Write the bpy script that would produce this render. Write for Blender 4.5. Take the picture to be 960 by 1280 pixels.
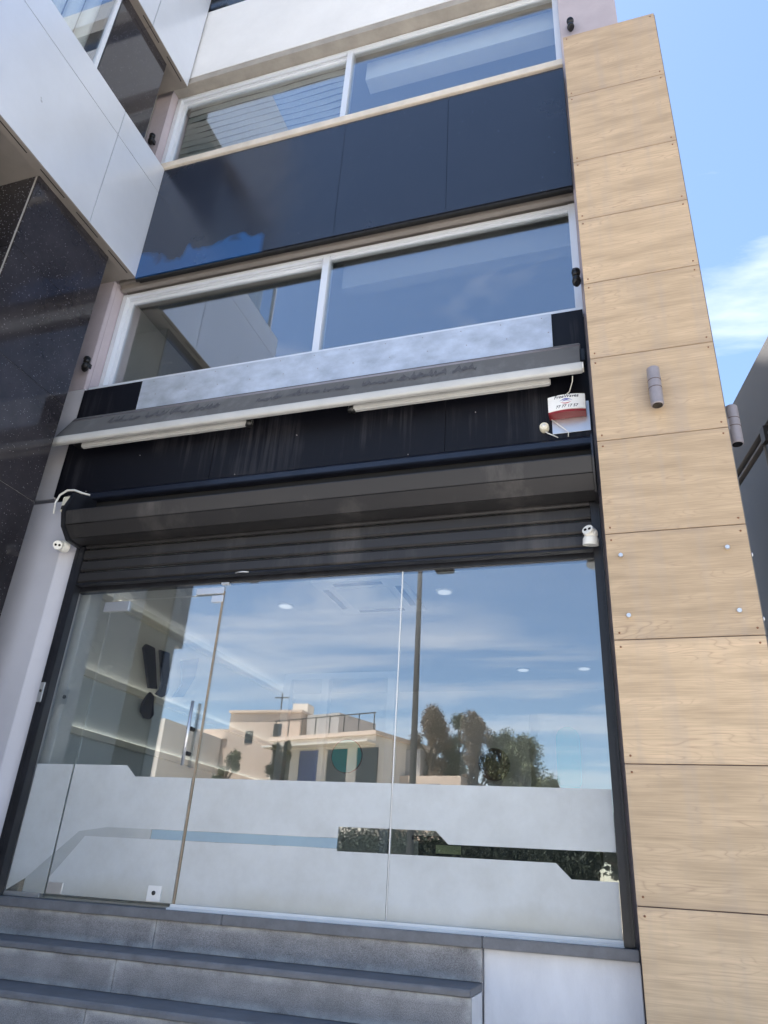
import bpy, bmesh, math, random
from mathutils import Vector, Matrix
random.seed(7)
S = bpy.context.scene
for o in list(bpy.data.objects): bpy.data.objects.remove(o, do_unlink=True)
C = S.collection
H = 1.36                      # eye height above the pavement; builders take heights relative to the eye

# ------------------------------------------------------------------ camera
cam_d = bpy.data.cameras.new('camera'); cam = bpy.data.objects.new('camera', cam_d); C.objects.link(cam)
S.camera = cam
YAW, PITCH, ROLL = (math.radians(v) for v in (19.256, 26.387, 3.593))
fwd = Vector((-math.sin(YAW)*math.cos(PITCH), math.cos(YAW)*math.cos(PITCH), math.sin(PITCH)))
rgt = Vector((math.cos(YAW), math.sin(YAW), 0)); upv = rgt.cross(fwd)
r2 = math.cos(ROLL)*rgt + math.sin(ROLL)*upv; u2 = -math.sin(ROLL)*rgt + math.cos(ROLL)*upv
cam.matrix_world = Matrix(((r2.x, u2.x, -fwd.x, 0), (r2.y, u2.y, -fwd.y, 0), (r2.z, u2.z, -fwd.z, H), (0, 0, 0, 1)))
cam_d.sensor_fit = 'VERTICAL'; cam_d.sensor_height = 36.0; cam_d.lens = 919.1/1280*36.0
cam_d.clip_start = 0.05; cam_d.clip_end = 3000

# ------------------------------------------------------------------ light
SUN_AZ, SUN_EL = math.radians(-50), math.radians(74)     # azimuth from +Y towards +X: behind the shop, to the left
wd = bpy.data.worlds.new('World'); S.world = wd; wd.use_nodes = True
nt = wd.node_tree; nt.nodes.clear()
def N(t, ty, **kw):
    n = t.nodes.new(ty)
    for k, v in kw.items(): setattr(n, k, v)
    return n
out = N(nt, 'ShaderNodeOutputWorld'); bg = N(nt, 'ShaderNodeBackground'); bg.inputs[1].default_value = 0.065
sky = N(nt, 'ShaderNodeTexSky', sky_type='NISHITA', sun_disc=False)
sky.sun_elevation = SUN_EL; sky.sun_rotation = SUN_AZ; sky.air_density = 1.0; sky.dust_density = 0.2; sky.ozone_density = 1.6
# thin streaky cloud laid out on a flat layer overhead
tc = N(nt, 'ShaderNodeTexCoord'); sep = N(nt, 'ShaderNodeSeparateXYZ'); nt.links.new(tc.outputs['Generated'], sep.inputs[0])
zc = N(nt, 'ShaderNodeMath', operation='MAXIMUM'); nt.links.new(sep.outputs[2], zc.inputs[0]); zc.inputs[1].default_value = 0.06
za = N(nt, 'ShaderNodeMath', operation='ADD'); nt.links.new(zc.outputs[0], za.inputs[0]); za.inputs[1].default_value = 0.12
dx = N(nt, 'ShaderNodeMath', operation='DIVIDE'); nt.links.new(sep.outputs[0], dx.inputs[0]); nt.links.new(za.outputs[0], dx.inputs[1])
dy = N(nt, 'ShaderNodeMath', operation='DIVIDE'); nt.links.new(sep.outputs[1], dy.inputs[0]); nt.links.new(za.outputs[0], dy.inputs[1])
cmb = N(nt, 'ShaderNodeCombineXYZ'); nt.links.new(dx.outputs[0], cmb.inputs[0]); nt.links.new(dy.outputs[0], cmb.inputs[1])
mp = N(nt, 'ShaderNodeMapping'); mp.inputs['Scale'].default_value = (0.42, 1.35, 1); mp.inputs['Rotation'].default_value = (0, 0, 0.25); mp.inputs['Location'].default_value = (7.3, 4.2, 0)
nt.links.new(cmb.outputs[0], mp.inputs[0])
nz = N(nt, 'ShaderNodeTexNoise'); nz.inputs['Scale'].default_value = 1.9; nz.inputs['Detail'].default_value = 7; nz.inputs['Roughness'].default_value = 0.6; nz.inputs['Distortion'].default_value = 0.5
nt.links.new(mp.outputs[0], nz.inputs['Vector'])
rp = N(nt, 'ShaderNodeValToRGB'); rp.color_ramp.elements[0].position = 0.41; rp.color_ramp.elements[1].position = 0.62
rp.color_ramp.elements[1].color = (0.47, 0.47, 0.47, 1)
# streaky cloud thins out towards the zenith, all round
ze = N(nt, 'ShaderNodeMath', operation='MULTIPLY_ADD'); ze.inputs[1].default_value = -0.27; nt.links.new(zc.outputs[0], ze.inputs[0]); nt.links.new(nz.outputs[0], ze.inputs[2])
nt.links.new(ze.outputs[0], rp.inputs[0])
cl = N(nt, 'ShaderNodeMixRGB', blend_type='MIX'); nt.links.new(rp.outputs[0], cl.inputs[0]); nt.links.new(sky.outputs[0], cl.inputs[1])
cl.inputs[2].default_value = (7.6, 7.4, 7.3, 1)
nt.links.new(cl.outputs[0], bg.inputs[0]); nt.links.new(bg.outputs[0], out.inputs[0])

sl = bpy.data.lights.new('sun', 'SUN'); sun = bpy.data.objects.new('sun', sl); C.objects.link(sun)
sl.energy = 5.0; sl.angle = math.radians(0.5); sl.color = (1.0, 0.955, 0.89)
sd = Vector((math.sin(SUN_AZ)*math.cos(SUN_EL), math.cos(SUN_AZ)*math.cos(SUN_EL), math.sin(SUN_EL)))
sun.rotation_euler = sd.to_track_quat('Z', 'Y').to_euler(); sun.location = (-30, 40, 50)
S.view_settings.view_transform = 'Standard'; S.view_settings.look = 'None'
S.view_settings.exposure = 2.2; S.view_settings.gamma = 1.0

# ------------------------------------------------------------------ materials
M = {}
def mat(name, col, rough=0.6, metal=0.0, var=0.0, vscale=6.0, bump=0.0, bscale=60.0, stretch=(1, 1, 1), coat=0.0, dirt=None, spec=0.5, coords='Object'):
    m = bpy.data.materials.new(name); m.use_nodes = True; t = m.node_tree; b = t.nodes['Principled BSDF']
    b.inputs['Base Color'].default_value = (*col, 1); b.inputs['Roughness'].default_value = rough; b.inputs['Metallic'].default_value = metal
    b.inputs['Coat Weight'].default_value = coat; b.inputs['Specular IOR Level'].default_value = spec
    tcn = N(t, 'ShaderNodeNewGeometry'); mpn = N(t, 'ShaderNodeMapping'); mpn.inputs['Scale'].default_value = stretch
    t.links.new(tcn.outputs['Position'], mpn.inputs[0])
    if var:
        n = N(t, 'ShaderNodeTexNoise'); n.inputs['Scale'].default_value = vscale; n.inputs['Detail'].default_value = 6; n.inputs['Roughness'].default_value = 0.65
        t.links.new(mpn.outputs[0], n.inputs['Vector'])
        r = N(t, 'ShaderNodeValToRGB'); r.color_ramp.elements[0].position = 0.3; r.color_ramp.elements[1].position = 0.72
        lo = dirt if dirt else tuple(c*(1-var) for c in col); hi = tuple(min(1, c*(1+var)) for c in col)
        r.color_ramp.elements[0].color = (*lo, 1); r.color_ramp.elements[1].color = (*hi, 1)
        t.links.new(n.outputs[0], r.inputs[0]); t.links.new(r.outputs[0], b.inputs['Base Color'])
        mr = N(t, 'ShaderNodeMapRange'); mr.inputs[3].default_value = max(0.02, rough-0.08); mr.inputs[4].default_value = min(1, rough+0.1)
        t.links.new(n.outputs[0], mr.inputs[0]); t.links.new(mr.outputs[0], b.inputs['Roughness'])
    if bump:
        n2 = N(t, 'ShaderNodeTexNoise'); n2.inputs['Scale'].default_value = bscale; n2.inputs['Detail'].default_value = 4
        t.links.new(mpn.outputs[0], n2.inputs['Vector'])
        bp = N(t, 'ShaderNodeBump'); bp.inputs['Strength'].default_value = bump; bp.inputs['Distance'].default_value = 0.01
        t.links.new(n2.outputs[0], bp.inputs['Height']); t.links.new(bp.outputs[0], b.inputs['Normal'])
    M[name] = m; return m

mat('white_render', (0.67, 0.68, 0.70), 0.85, var=0.06, vscale=1.2, bump=0.25, bscale=35)
mat('plinth_white', (0.68, 0.69, 0.73), 0.8, var=0.10, vscale=2.2, bump=0.15, stretch=(2, 2, .7))
mat('mauve_render', (0.40, 0.36, 0.40), 0.8, var=0.1, vscale=2, bump=0.15, bscale=50)
mat('grey_jamb', (0.52, 0.52, 0.57), 0.55, var=0.06, vscale=1.5)
mat('soffit', (0.21, 0.19, 0.175), 0.6, var=0.15, vscale=1.5)
mat('beige_lintel', (0.31, 0.29, 0.265), 0.8, var=0.2, vscale=3, bump=0.1)
mat('cream_stone', (0.58, 0.525, 0.46), 0.6, var=0.15, vscale=5, bump=0.1)
mat('alu_white', (0.66, 0.70, 0.77), 0.35, metal=0.2)
mat('white_powder', (0.78, 0.78, 0.77), 0.4, var=0.06, vscale=6)
mat('bar_white', (0.47, 0.475, 0.47), 0.45, var=0.08, vscale=3)
mat('composite_white', (0.63, 0.67, 0.74), 0.30, metal=0.3, var=0.07, vscale=0.8, coat=0.15, bump=.22, bscale=1.3)
mat('black_gap', (0.008, 0.008, 0.009), 0.8)
mat('navy_metal', (0.010, 0.013, 0.024), 0.35, var=0.3, vscale=3, coat=0.2)
mat('rail_black', (0.014, 0.015, 0.020), 0.4, var=0.5, vscale=9, stretch=(1, 1, .3))
mat('black_plastic', (0.012, 0.012, 0.013), 0.4)
mat('white_plastic', (0.78, 0.77, 0.72), 0.35, var=0.06, vscale=30)
mat('cream_plastic', (0.72, 0.68, 0.55), 0.4)
mat('red_plastic', (0.22, 0.015, 0.02), 0.35)
mat('ink_dark', (0.01, 0.01, 0.03), 0.5)
mat('faded_ink', (0.085, 0.083, 0.088), 0.8, var=.5, vscale=25)
mat('ink_blue', (0.05, 0.06, 0.35), 0.5)
mat('ink_red', (0.45, 0.03, 0.06), 0.5)
mat('steel', (0.62, 0.62, 0.62), 0.22, metal=1.0)
mat('satin_steel', (0.70, 0.71, 0.73), 0.38, metal=0.85)
mat('brown_screw', (0.22, 0.10, 0.05), 0.5)
mat('fixture_grey', (0.27, 0.25, 0.27), 0.45, metal=0.2, var=0.1, vscale=20)
mat('dark_lens', (0.01, 0.01, 0.012), 0.08)
mat('seal_brown', (0.30, 0.24, 0.17), 0.5, var=0.2, vscale=8)
mat('threshold_stone', (0.15, 0.155, 0.17), 0.55, var=0.25, vscale=7, bump=0.15)
mat('pillar_core', (0.11, 0.075, 0.075), 0.6)
mat('wall_grey_right', (0.17, 0.16, 0.155), 0.6, var=0.08, vscale=0.8, bump=0.05)
mat('panel_grey_right', (0.09, 0.093, 0.096), 0.4, var=0.08, vscale=0.7)
mat('asphalt', (0.10, 0.098, 0.095), 0.9, var=0.25, vscale=3, bump=0.4, bscale=90)
mat('paving', (0.49, 0.465, 0.43), 0.85, var=0.2, vscale=2, bump=0.3, bscale=60)
mat('earth', (0.34, 0.29, 0.22), 0.95, var=0.25, vscale=0.4)
mat('kerb_stone', (0.36, 0.35, 0.33), 0.8, var=0.15, vscale=4)
mat('road_paint', (0.72, 0.72, 0.70), 0.7, var=0.15, vscale=6)
mat('peach_render', (0.58, 0.47, 0.385), 0.9, var=0.1, vscale=0.6)
mat('pale_render', (0.66, 0.62, 0.56), 0.9, var=0.1, vscale=0.6)
mat('grey_render', (0.36, 0.35, 0.34), 0.9, var=0.1, vscale=0.6)
mat('blue_door', (0.04, 0.07, 0.22), 0.5)
mat('dark_window', (0.03, 0.035, 0.04), 0.15)
mat('bark', (0.10, 0.075, 0.055), 0.9, var=0.3, vscale=9, bump=0.5)
mat('leaf_olive', (0.105, 0.120, 0.068), 0.7, var=0.4, vscale=1.4)
mat('leaf_dark', (0.020, 0.030, 0.016), 0.7, var=0.45, vscale=2.0)
mat('leaf_red', (0.15, 0.115, 0.085), 0.7, var=0.4, vscale=1.4)
mat('lamp_pole', (0.010, 0.009, 0.009), 0.85, var=0.2)
mat('interior_wall', (0.76, 0.77, 0.75), 0.8, var=0.03)
mat('interior_lower', (0.62, 0.67, 0.69), 0.7, var=0.03)
mat('interior_floor', (0.62, 0.61, 0.58), 0.35, var=0.1)
mat('ledge_cream', (0.80, 0.76, 0.64), 0.6)
mat('logo_navy', (0.020, 0.026, 0.055), 0.5)
mat('logo_pale', (0.16, 0.22, 0.36), 0.5)
mat('teal', (0.02, 0.48, 0.45), 0.3)
mat('maroon_dark', (0.035, 0.016, 0.016), 0.4, var=0.5, vscale=20)
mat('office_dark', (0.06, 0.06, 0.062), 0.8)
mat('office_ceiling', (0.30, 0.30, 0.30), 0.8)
mat('blind_fabric', (0.84, 0.85, 0.83), 0.8, var=0.05)
mat('cabinet_dark', (0.04, 0.038, 0.036), 0.4)
mat('counter_pale', (0.62, 0.63, 0.63), 0.5)
mat('paper_yellow', (0.62, 0.62, 0.30), 0.7)

def rework(name): 
    t = M[name].node_tree; return t, t.nodes['Principled BSDF']
def wood():
    m = mat('wood_laminate', (0.55, 0.40, 0.24), 0.5); t, b = rework('wood_laminate')
    tcn = N(t, 'ShaderNodeTexCoord'); oi = N(t, 'ShaderNodeObjectInfo')
    off = N(t, 'ShaderNodeVectorMath', operation='SCALE'); off.inputs[0].default_value = (23, 11, 37)
    t.links.new(oi.outputs['Random'], off.inputs['Scale'])
    ad = N(t, 'ShaderNodeVectorMath', operation='ADD'); t.links.new(tcn.outputs['Object'], ad.inputs[0]); t.links.new(off.outputs[0], ad.inputs[1])
    mpA = N(t, 'ShaderNodeMapping'); mpA.inputs['Scale'].default_value = (0.9, 1, 5.5); t.links.new(ad.outputs[0], mpA.inputs[0])
    n1 = N(t, 'ShaderNodeTexNoise'); n1.inputs['Scale'].default_value = 1.6; n1.inputs['Detail'].default_value = 2.0; n1.inputs['Roughness'].default_value = .4
    t.links.new(mpA.outputs[0], n1.inputs['Vector'])
    ring = N(t, 'ShaderNodeMath', operation='MULTIPLY'); ring.inputs[1].default_value = 34.0; t.links.new(n1.outputs[0], ring.inputs[0])
    fr = N(t, 'ShaderNodeMath', operation='PINGPONG'); fr.inputs[1].default_value = 1.0; t.links.new(ring.outputs[0], fr.inputs[0])
    pw = N(t, 'ShaderNodeMath', operation='POWER'); pw.inputs[1].default_value = 5.0; t.links.new(fr.outputs[0], pw.inputs[0])
    mpB = N(t, 'ShaderNodeMapping'); mpB.inputs['Scale'].default_value = (3, 3, 120); t.links.new(ad.outputs[0], mpB.inputs[0])
    n2 = N(t, 'ShaderNodeTexNoise'); n2.inputs['Scale'].default_value = 1.5; n2.inputs['Detail'].default_value = 5; t.links.new(mpB.outputs[0], n2.inputs['Vector'])
    mpC = N(t, 'ShaderNodeMapping'); mpC.inputs['Scale'].default_value = (0.8, 1, 4.5); t.links.new(ad.outputs[0], mpC.inputs[0])
    n3 = N(t, 'ShaderNodeTexNoise'); n3.inputs['Scale'].default_value = 2.4; n3.inputs['Detail'].default_value = 4; t.links.new(mpC.outputs[0], n3.inputs['Vector'])
    gate = N(t, 'ShaderNodeMapRange'); gate.inputs[1].default_value = .48; gate.inputs[2].default_value = .66; t.links.new(n3.outputs[0], gate.inputs[0])
    g1 = N(t, 'ShaderNodeMath', operation='MULTIPLY'); t.links.new(pw.outputs[0], g1.inputs[0]); t.links.new(gate.outputs[0], g1.inputs[1])
    base = N(t, 'ShaderNodeValToRGB'); e = base.color_ramp.elements
    e[0].position = .32; e[0].color = (0.43, 0.315, 0.20, 1); e[1].position = .62; e[1].color = (0.56, 0.415, 0.268, 1)
    t.links.new(n3.outputs[0], base.inputs[0])
    fine = N(t, 'ShaderNodeMapRange'); fine.inputs[1].default_value = .35; fine.inputs[2].default_value = .65; fine.inputs[3].default_value = .86; fine.inputs[4].default_value = 1.06
    t.links.new(n2.outputs[0], fine.inputs[0])
    mul = N(t, 'ShaderNodeMixRGB', blend_type='MULTIPLY'); mul.inputs[0].default_value = 1; t.links.new(base.outputs[0], mul.inputs[1]); t.links.new(fine.outputs[0], mul.inputs[2])
    gm = N(t, 'ShaderNodeMath', operation='MULTIPLY'); gm.inputs[1].default_value = .55; t.links.new(g1.outputs[0], gm.inputs[0])
    mx = N(t, 'ShaderNodeMixRGB'); t.links.new(gm.outputs[0], mx.inputs[0]); t.links.new(mul.outputs[0], mx.inputs[1]); mx.inputs[2].default_value = (0.27, 0.18, 0.12, 1)
    # per panel tint
    hs = N(t, 'ShaderNodeHueSaturation'); vr = N(t, 'ShaderNodeMapRange'); vr.inputs[3].default_value = .86; vr.inputs[4].default_value = 1.05
    t.links.new(oi.outputs['Random'], vr.inputs[0]); t.links.new(vr.outputs[0], hs.inputs['Value']); t.links.new(mx.outputs[0], hs.inputs['Color'])
    # weathering: greyish run marks and dust towards the panel edges
    mpD = N(t, 'ShaderNodeMapping'); mpD.inputs['Scale'].default_value = (9, 9, .8); t.links.new(ad.outputs[0], mpD.inputs[0])
    n4 = N(t, 'ShaderNodeTexNoise'); n4.inputs['Scale'].default_value = 1.3; n4.inputs['Detail'].default_value = 5; t.links.new(mpD.outputs[0], n4.inputs['Vector'])
    wr = N(t, 'ShaderNodeMapRange'); wr.inputs[1].default_value = .5; wr.inputs[2].default_value = .8; wr.inputs[4].default_value = .38; t.links.new(n4.outputs[0], wr.inputs[0])
    wx = N(t, 'ShaderNodeMixRGB'); t.links.new(wr.outputs[0], wx.inputs[0]); t.links.new(hs.outputs[0], wx.inputs[1]); wx.inputs[2].default_value = (.34, .29, .25, 1)
    gs = N(t, 'ShaderNodeSeparateXYZ'); t.links.new(tcn.outputs['Generated'], gs.inputs[0])
    e0 = N(t, 'ShaderNodeMath', operation='SUBTRACT'); e0.inputs[1].default_value = .5; t.links.new(gs.outputs[2], e0.inputs[0])
    e1 = N(t, 'ShaderNodeMath', operation='ABSOLUTE'); t.links.new(e0.outputs[0], e1.inputs[0])
    e2 = N(t, 'ShaderNodeMapRange'); e2.inputs[1].default_value = .44; e2.inputs[2].default_value = .5; e2.inputs[4].default_value = .5; t.links.new(e1.outputs[0], e2.inputs[0])
    e3 = N(t, 'ShaderNodeMath', operation='MULTIPLY'); t.links.new(e2.outputs[0], e3.inputs[0]); t.links.new(n4.outputs[0], e3.inputs[1])
    wy = N(t, 'ShaderNodeMixRGB'); t.links.new(e3.outputs[0], wy.inputs[0]); t.links.new(wx.outputs[0], wy.inputs[1]); wy.inputs[2].default_value = (.26, .20, .16, 1)
    t.links.new(wy.outputs[0], b.inputs['Base Color'])
wood()
def granite(name, base, speck, rough, scale=70, amount=.13):
    mat(name, base, rough, var=0.4, vscale=1.5, spec=0.6); t, b = rework(name)
    src = b.inputs['Base Color'].links[0].from_socket
    g = N(t, 'ShaderNodeNewGeometry'); v = N(t, 'ShaderNodeTexVoronoi'); v.inputs['Scale'].default_value = scale; t.links.new(g.outputs['Position'], v.inputs['Vector'])
    sc = N(t, 'ShaderNodeSeparateColor'); t.links.new(v.outputs['Color'], sc.inputs[0])
    gt = N(t, 'ShaderNodeMath', operation='GREATER_THAN'); gt.inputs[1].default_value = 1-amount; t.links.new(sc.outputs[0], gt.inputs[0])
    lt = N(t, 'ShaderNodeMath', operation='LESS_THAN'); lt.inputs[1].default_value = .33; t.links.new(v.outputs['Distance'], lt.inputs[0])
    mm = N(t, 'ShaderNodeMath', operation='MULTIPLY'); t.links.new(gt.outputs[0], mm.inputs[0]); t.links.new(lt.outputs[0], mm.inputs[1])
    m2 = N(t, 'ShaderNodeMath', operation='MULTIPLY'); t.links.new(mm.outputs[0], m2.inputs[0]); t.links.new(sc.outputs[1], m2.inputs[1])
    mx = N(t, 'ShaderNodeMixRGB'); t.links.new(m2.outputs[0], mx.inputs[0]); t.links.new(src, mx.inputs[1]); mx.inputs[2].default_value = (*speck, 1)
    t.links.new(mx.outputs[0], b.inputs['Base Color'])
granite('granite_black', (0.030, 0.028, 0.033), (0.5, 0.5, 0.55), 0.05, 85, .12)
def streaks(name, col, streak, rough, amt=.5, sx=24, metal=0.0):
    mat(name, col, rough, metal=metal); t, b = rework(name)
    g = N(t, 'ShaderNodeNewGeometry'); mpn = N(t, 'ShaderNodeMapping'); mpn.inputs['Scale'].default_value = (sx, sx, .7); t.links.new(g.outputs['Position'], mpn.inputs[0])
    n = N(t, 'ShaderNodeTexNoise'); n.inputs['Scale'].default_value = 1; n.inputs['Detail'].default_value = 6; n.inputs['Roughness'].default_value = .7; t.links.new(mpn.outputs[0], n.inputs['Vector'])
    n2 = N(t, 'ShaderNodeTexNoise'); n2.inputs['Scale'].default_value = 1.3; n2.inputs['Detail'].default_value = 3; t.links.new(g.outputs['Position'], n2.inputs['Vector'])
    mu = N(t, 'ShaderNodeMath', operation='MULTIPLY'); t.links.new(n.outputs[0], mu.inputs[0]); t.links.new(n2.outputs[0], mu.inputs[1])
    mr = N(t, 'ShaderNodeMapRange'); mr.inputs[1].default_value = .27; mr.inputs[2].default_value = .48; mr.inputs[4].default_value = amt; t.links.new(mu.outputs[0], mr.inputs[0])
    mx = N(t, 'ShaderNodeMixRGB'); t.links.new(mr.outputs[0], mx.inputs[0]); mx.inputs[1].default_value = (*col, 1); mx.inputs[2].default_value = (*streak, 1)
    t.links.new(mx.outputs[0], b.inputs['Base Color'])
    rr = N(t, 'ShaderNodeMapRange'); rr.inputs[3].default_value = rough; rr.inputs[4].default_value = min(1, rough+.3); t.links.new(mu.outputs[0], rr.inputs[0]); t.links.new(rr.outputs[0], b.inputs['Roughness'])
streaks('fascia_navy', (0.0035, 0.004, 0.008), (0.10, 0.10, 0.115), 0.45, .32); M['fascia_navy'].node_tree.nodes['Principled BSDF'].inputs['Specular IOR Level'].default_value = .25
streaks('shutter_metal', (0.036, 0.035, 0.037), (0.14, 0.13, 0.125), 0.42, .6, sx=4, metal=.35)
streaks('awning_fabric', (0.125, 0.122, 0.12), (0.24, 0.235, 0.23), 0.85, .6, sx=5)
mat('galvanised', (0.45, 0.50, 0.58), 0.42, metal=.4, var=.22, vscale=4.5, stretch=(1, 1, 1.6))
def step_stone():
    mat('step_stone', (0.235, 0.232, 0.238), 0.8, var=0.22, vscale=5, bump=0.35, bscale=120); t, b = rework('step_stone')
    src = b.inputs['Base Color'].links[0].from_socket
    g = N(t, 'ShaderNodeNewGeometry'); n = N(t, 'ShaderNodeTexNoise'); n.inputs['Scale'].default_value = 220; n.inputs['Detail'].default_value = 2; t.links.new(g.outputs['Position'], n.inputs['Vector'])
    r = N(t, 'ShaderNodeMapRange'); r.inputs[1].default_value = .3; r.inputs[2].default_value = .7; r.inputs[3].default_value = .6; r.inputs[4].default_value = 1.4; t.links.new(n.outputs[0], r.inputs[0])
    mu = N(t, 'ShaderNodeMixRGB', blend_type='MULTIPLY'); mu.inputs[0].default_value = 1; t.links.new(src, mu.inputs[1]); t.links.new(r.outputs[0], mu.inputs[2])
    # lime bloom around the slab edges
    tc_ = N(t, 'ShaderNodeTexCoord'); sp = N(t, 'ShaderNodeSeparateXYZ'); t.links.new(tc_.outputs['Generated'], sp.inputs[0])
    def edge(sock, w):
        a = N(t, 'ShaderNodeMath', operation='SUBTRACT'); a.inputs[1].default_value = .5; t.links.new(sock, a.inputs[0])
        ab = N(t, 'ShaderNodeMath', operation='ABSOLUTE'); t.links.new(a.outputs[0], ab.inputs[0])
        m_ = N(t, 'ShaderNodeMapRange'); m_.inputs[1].default_value = .5-w; m_.inputs[2].default_value = .5; t.links.new(ab.outputs[0], m_.inputs[0]); return m_.outputs[0]
    ex = edge(sp.outputs[0], .028); ez = edge(sp.outputs[2], .26)
    mxm = N(t, 'ShaderNodeMath', operation='MAXIMUM'); t.links.new(ex, mxm.inputs[0]); t.links.new(ez, mxm.inputs[1])
    n3 = N(t, 'ShaderNodeTexNoise'); n3.inputs['Scale'].default_value = 4.5; n3.inputs['Detail'].default_value = 7; n3.inputs['Roughness'].default_value = .7; t.links.new(g.outputs['Position'], n3.inputs['Vector'])
    mm = N(t, 'ShaderNodeMapRange'); mm.inputs[1].default_value = .36; mm.inputs[2].default_value = .62; t.links.new(n3.outputs[0], mm.inputs[0])
    m2 = N(t, 'ShaderNodeMath', operation='MULTIPLY'); t.links.new(mxm.outputs[0], m2.inputs[0]); t.links.new(mm.outputs[0], m2.inputs[1])
    m3 = N(t, 'ShaderNodeMath', operation='MULTIPLY'); m3.inputs[1].default_value = .8; t.links.new(m2.outputs[0], m3.inputs[0])
    mx = N(t, 'ShaderNodeMixRGB'); t.links.new(m3.outputs[0], mx.inputs[0]); t.links.new(mu.outputs[0], mx.inputs[1]); mx.inputs[2].default_value = (.55, .55, .55, 1)
    t.links.new(mx.outputs[0], b.inputs['Base Color'])
step_stone()
def navy_panel():
    mat('navy_panel', (0.014, 0.018, 0.030), 0.24, coat=0.0, spec=.75); t, b = rework('navy_panel')
    g = N(t, 'ShaderNodeNewGeometry')
    n = N(t, 'ShaderNodeTexNoise'); n.inputs['Scale'].default_value = 1.1; n.inputs['Detail'].default_value = 5; t.links.new(g.outputs['Position'], n.inputs['Vector'])
    mr = N(t, 'ShaderNodeMapRange'); mr.inputs[1].default_value = .3; mr.inputs[2].default_value = .7; mr.inputs[3].default_value = .16; mr.inputs[4].default_value = .30; t.links.new(n.outputs[0], mr.inputs[0]); t.links.new(mr.outputs[0], b.inputs['Roughness'])
    # slight oil-canning of the sheet
    n2 = N(t, 'ShaderNodeTexNoise'); n2.inputs['Scale'].default_value = 1.6; n2.inputs['Detail'].default_value = 1; t.links.new(g.outputs['Position'], n2.inputs['Vector'])
    bp = N(t, 'ShaderNodeBump'); bp.inputs['Strength'].default_value = .12; bp.inputs['Distance'].default_value = .05; t.links.new(n2.outputs[0], bp.inputs['Height']); t.links.new(bp.outputs[0], b.inputs['Normal'])
    # remains of a printed blue sign along the lower left edge, ragged at its top
    sp = N(t, 'ShaderNodeSeparateXYZ'); t.links.new(g.outputs['Position'], sp.inputs[0])
    n3 = N(t, 'ShaderNodeTexNoise'); n3.inputs['Scale'].default_value = 2.4; n3.inputs['Detail'].default_value = 3; n3.inputs['Distortion'].default_value = .6; t.links.new(g.outputs['Position'], n3.inputs['Vector'])
    zz = N(t, 'ShaderNodeMath', operation='MULTIPLY_ADD'); zz.inputs[1].default_value = -0.62; t.links.new(n3.outputs[0], zz.inputs[0]); t.links.new(sp.outputs[2], zz.inputs[2])
    ma = N(t, 'ShaderNodeMapRange'); ma.inputs[1].default_value = 5.86+H-.16+.05; ma.inputs[2].default_value = 5.86+H-.16+.13; ma.inputs[3].default_value = 1; ma.inputs[4].default_value = 0; t.links.new(zz.outputs[0], ma.inputs[0])
    mb = N(t, 'ShaderNodeMapRange'); mb.inputs[1].default_value = -3.32; mb.inputs[2].default_value = -3.26; mb.inputs[3].default_value = 1; mb.inputs[4].default_value = 0; t.links.new(sp.outputs[0], mb.inputs[0])
    mm = N(t, 'ShaderNodeMath', operation='MULTIPLY'); t.links.new(ma.outputs[0], mm.inputs[0]); t.links.new(mb.outputs[0], mm.inputs[1])
    mx = N(t, 'ShaderNodeMixRGB'); t.links.new(mm.outputs[0], mx.inputs[0]); mx.inputs[1].default_value = (0.014, 0.018, 0.030, 1); mx.inputs[2].default_value = (0.012, 0.062, 0.19, 1)
    # tiny scratches
    v = N(t, 'ShaderNodeTexVoronoi'); v.inputs['Scale'].default_value = 9; t.links.new(g.outputs['Position'], v.inputs['Vector'])
    lt = N(t, 'ShaderNodeMath', operation='LESS_THAN'); lt.inputs[1].default_value = .045; t.links.new(v.outputs['Distance'], lt.inputs[0])
    mx2 = N(t, 'ShaderNodeMixRGB'); t.links.new(lt.outputs[0], mx2.inputs[0]); t.links.new(mx.outputs[0], mx2.inputs[1]); mx2.inputs[2].default_value = (.09, .1, .13, 1)
    t.links.new(mx2.outputs[0], b.inputs['Base Color'])
navy_panel()
def glass(name, r0, tint):
    m = bpy.data.materials.new(name); m.use_nodes = True; t = m.node_tree; t.nodes.clear()
    o = N(t, 'ShaderNodeOutputMaterial'); mx = N(t, 'ShaderNodeMixShader'); tr = N(t, 'ShaderNodeBsdfTransparent'); gl = N(t, 'ShaderNodeBsdfGlossy')
    tr.inputs[0].default_value = (*tint, 1); gl.inputs['Roughness'].default_value = 0.0; gl.inputs[0].default_value = (.97, .98, 1, 1)
    f = N(t, 'ShaderNodeLayerWeight'); f.inputs[0].default_value = 0.5; fp = N(t, 'ShaderNodeMath', operation='POWER'); fp.inputs[1].default_value = 5.0; t.links.new(f.outputs['Facing'], fp.inputs[0])
    mr = N(t, 'ShaderNodeMapRange'); mr.inputs[1].default_value = 0; mr.inputs[2].default_value = 1; mr.inputs[3].default_value = r0; mr.inputs[4].default_value = 1
    t.links.new(fp.outputs[0], mr.inputs[0]); t.links.new(mr.outputs[0], mx.inputs[0]); t.links.new(tr.outputs[0], mx.inputs[1]); t.links.new(gl.outputs[0], mx.inputs[2])
    t.links.new(mx.outputs[0], o.inputs[0]); M[name] = m
glass('shop_glass', 0.21, (0.96, 0.98, 0.975)); glass('window_glass', 0.25, (0.90, 0.93, 0.94))
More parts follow.
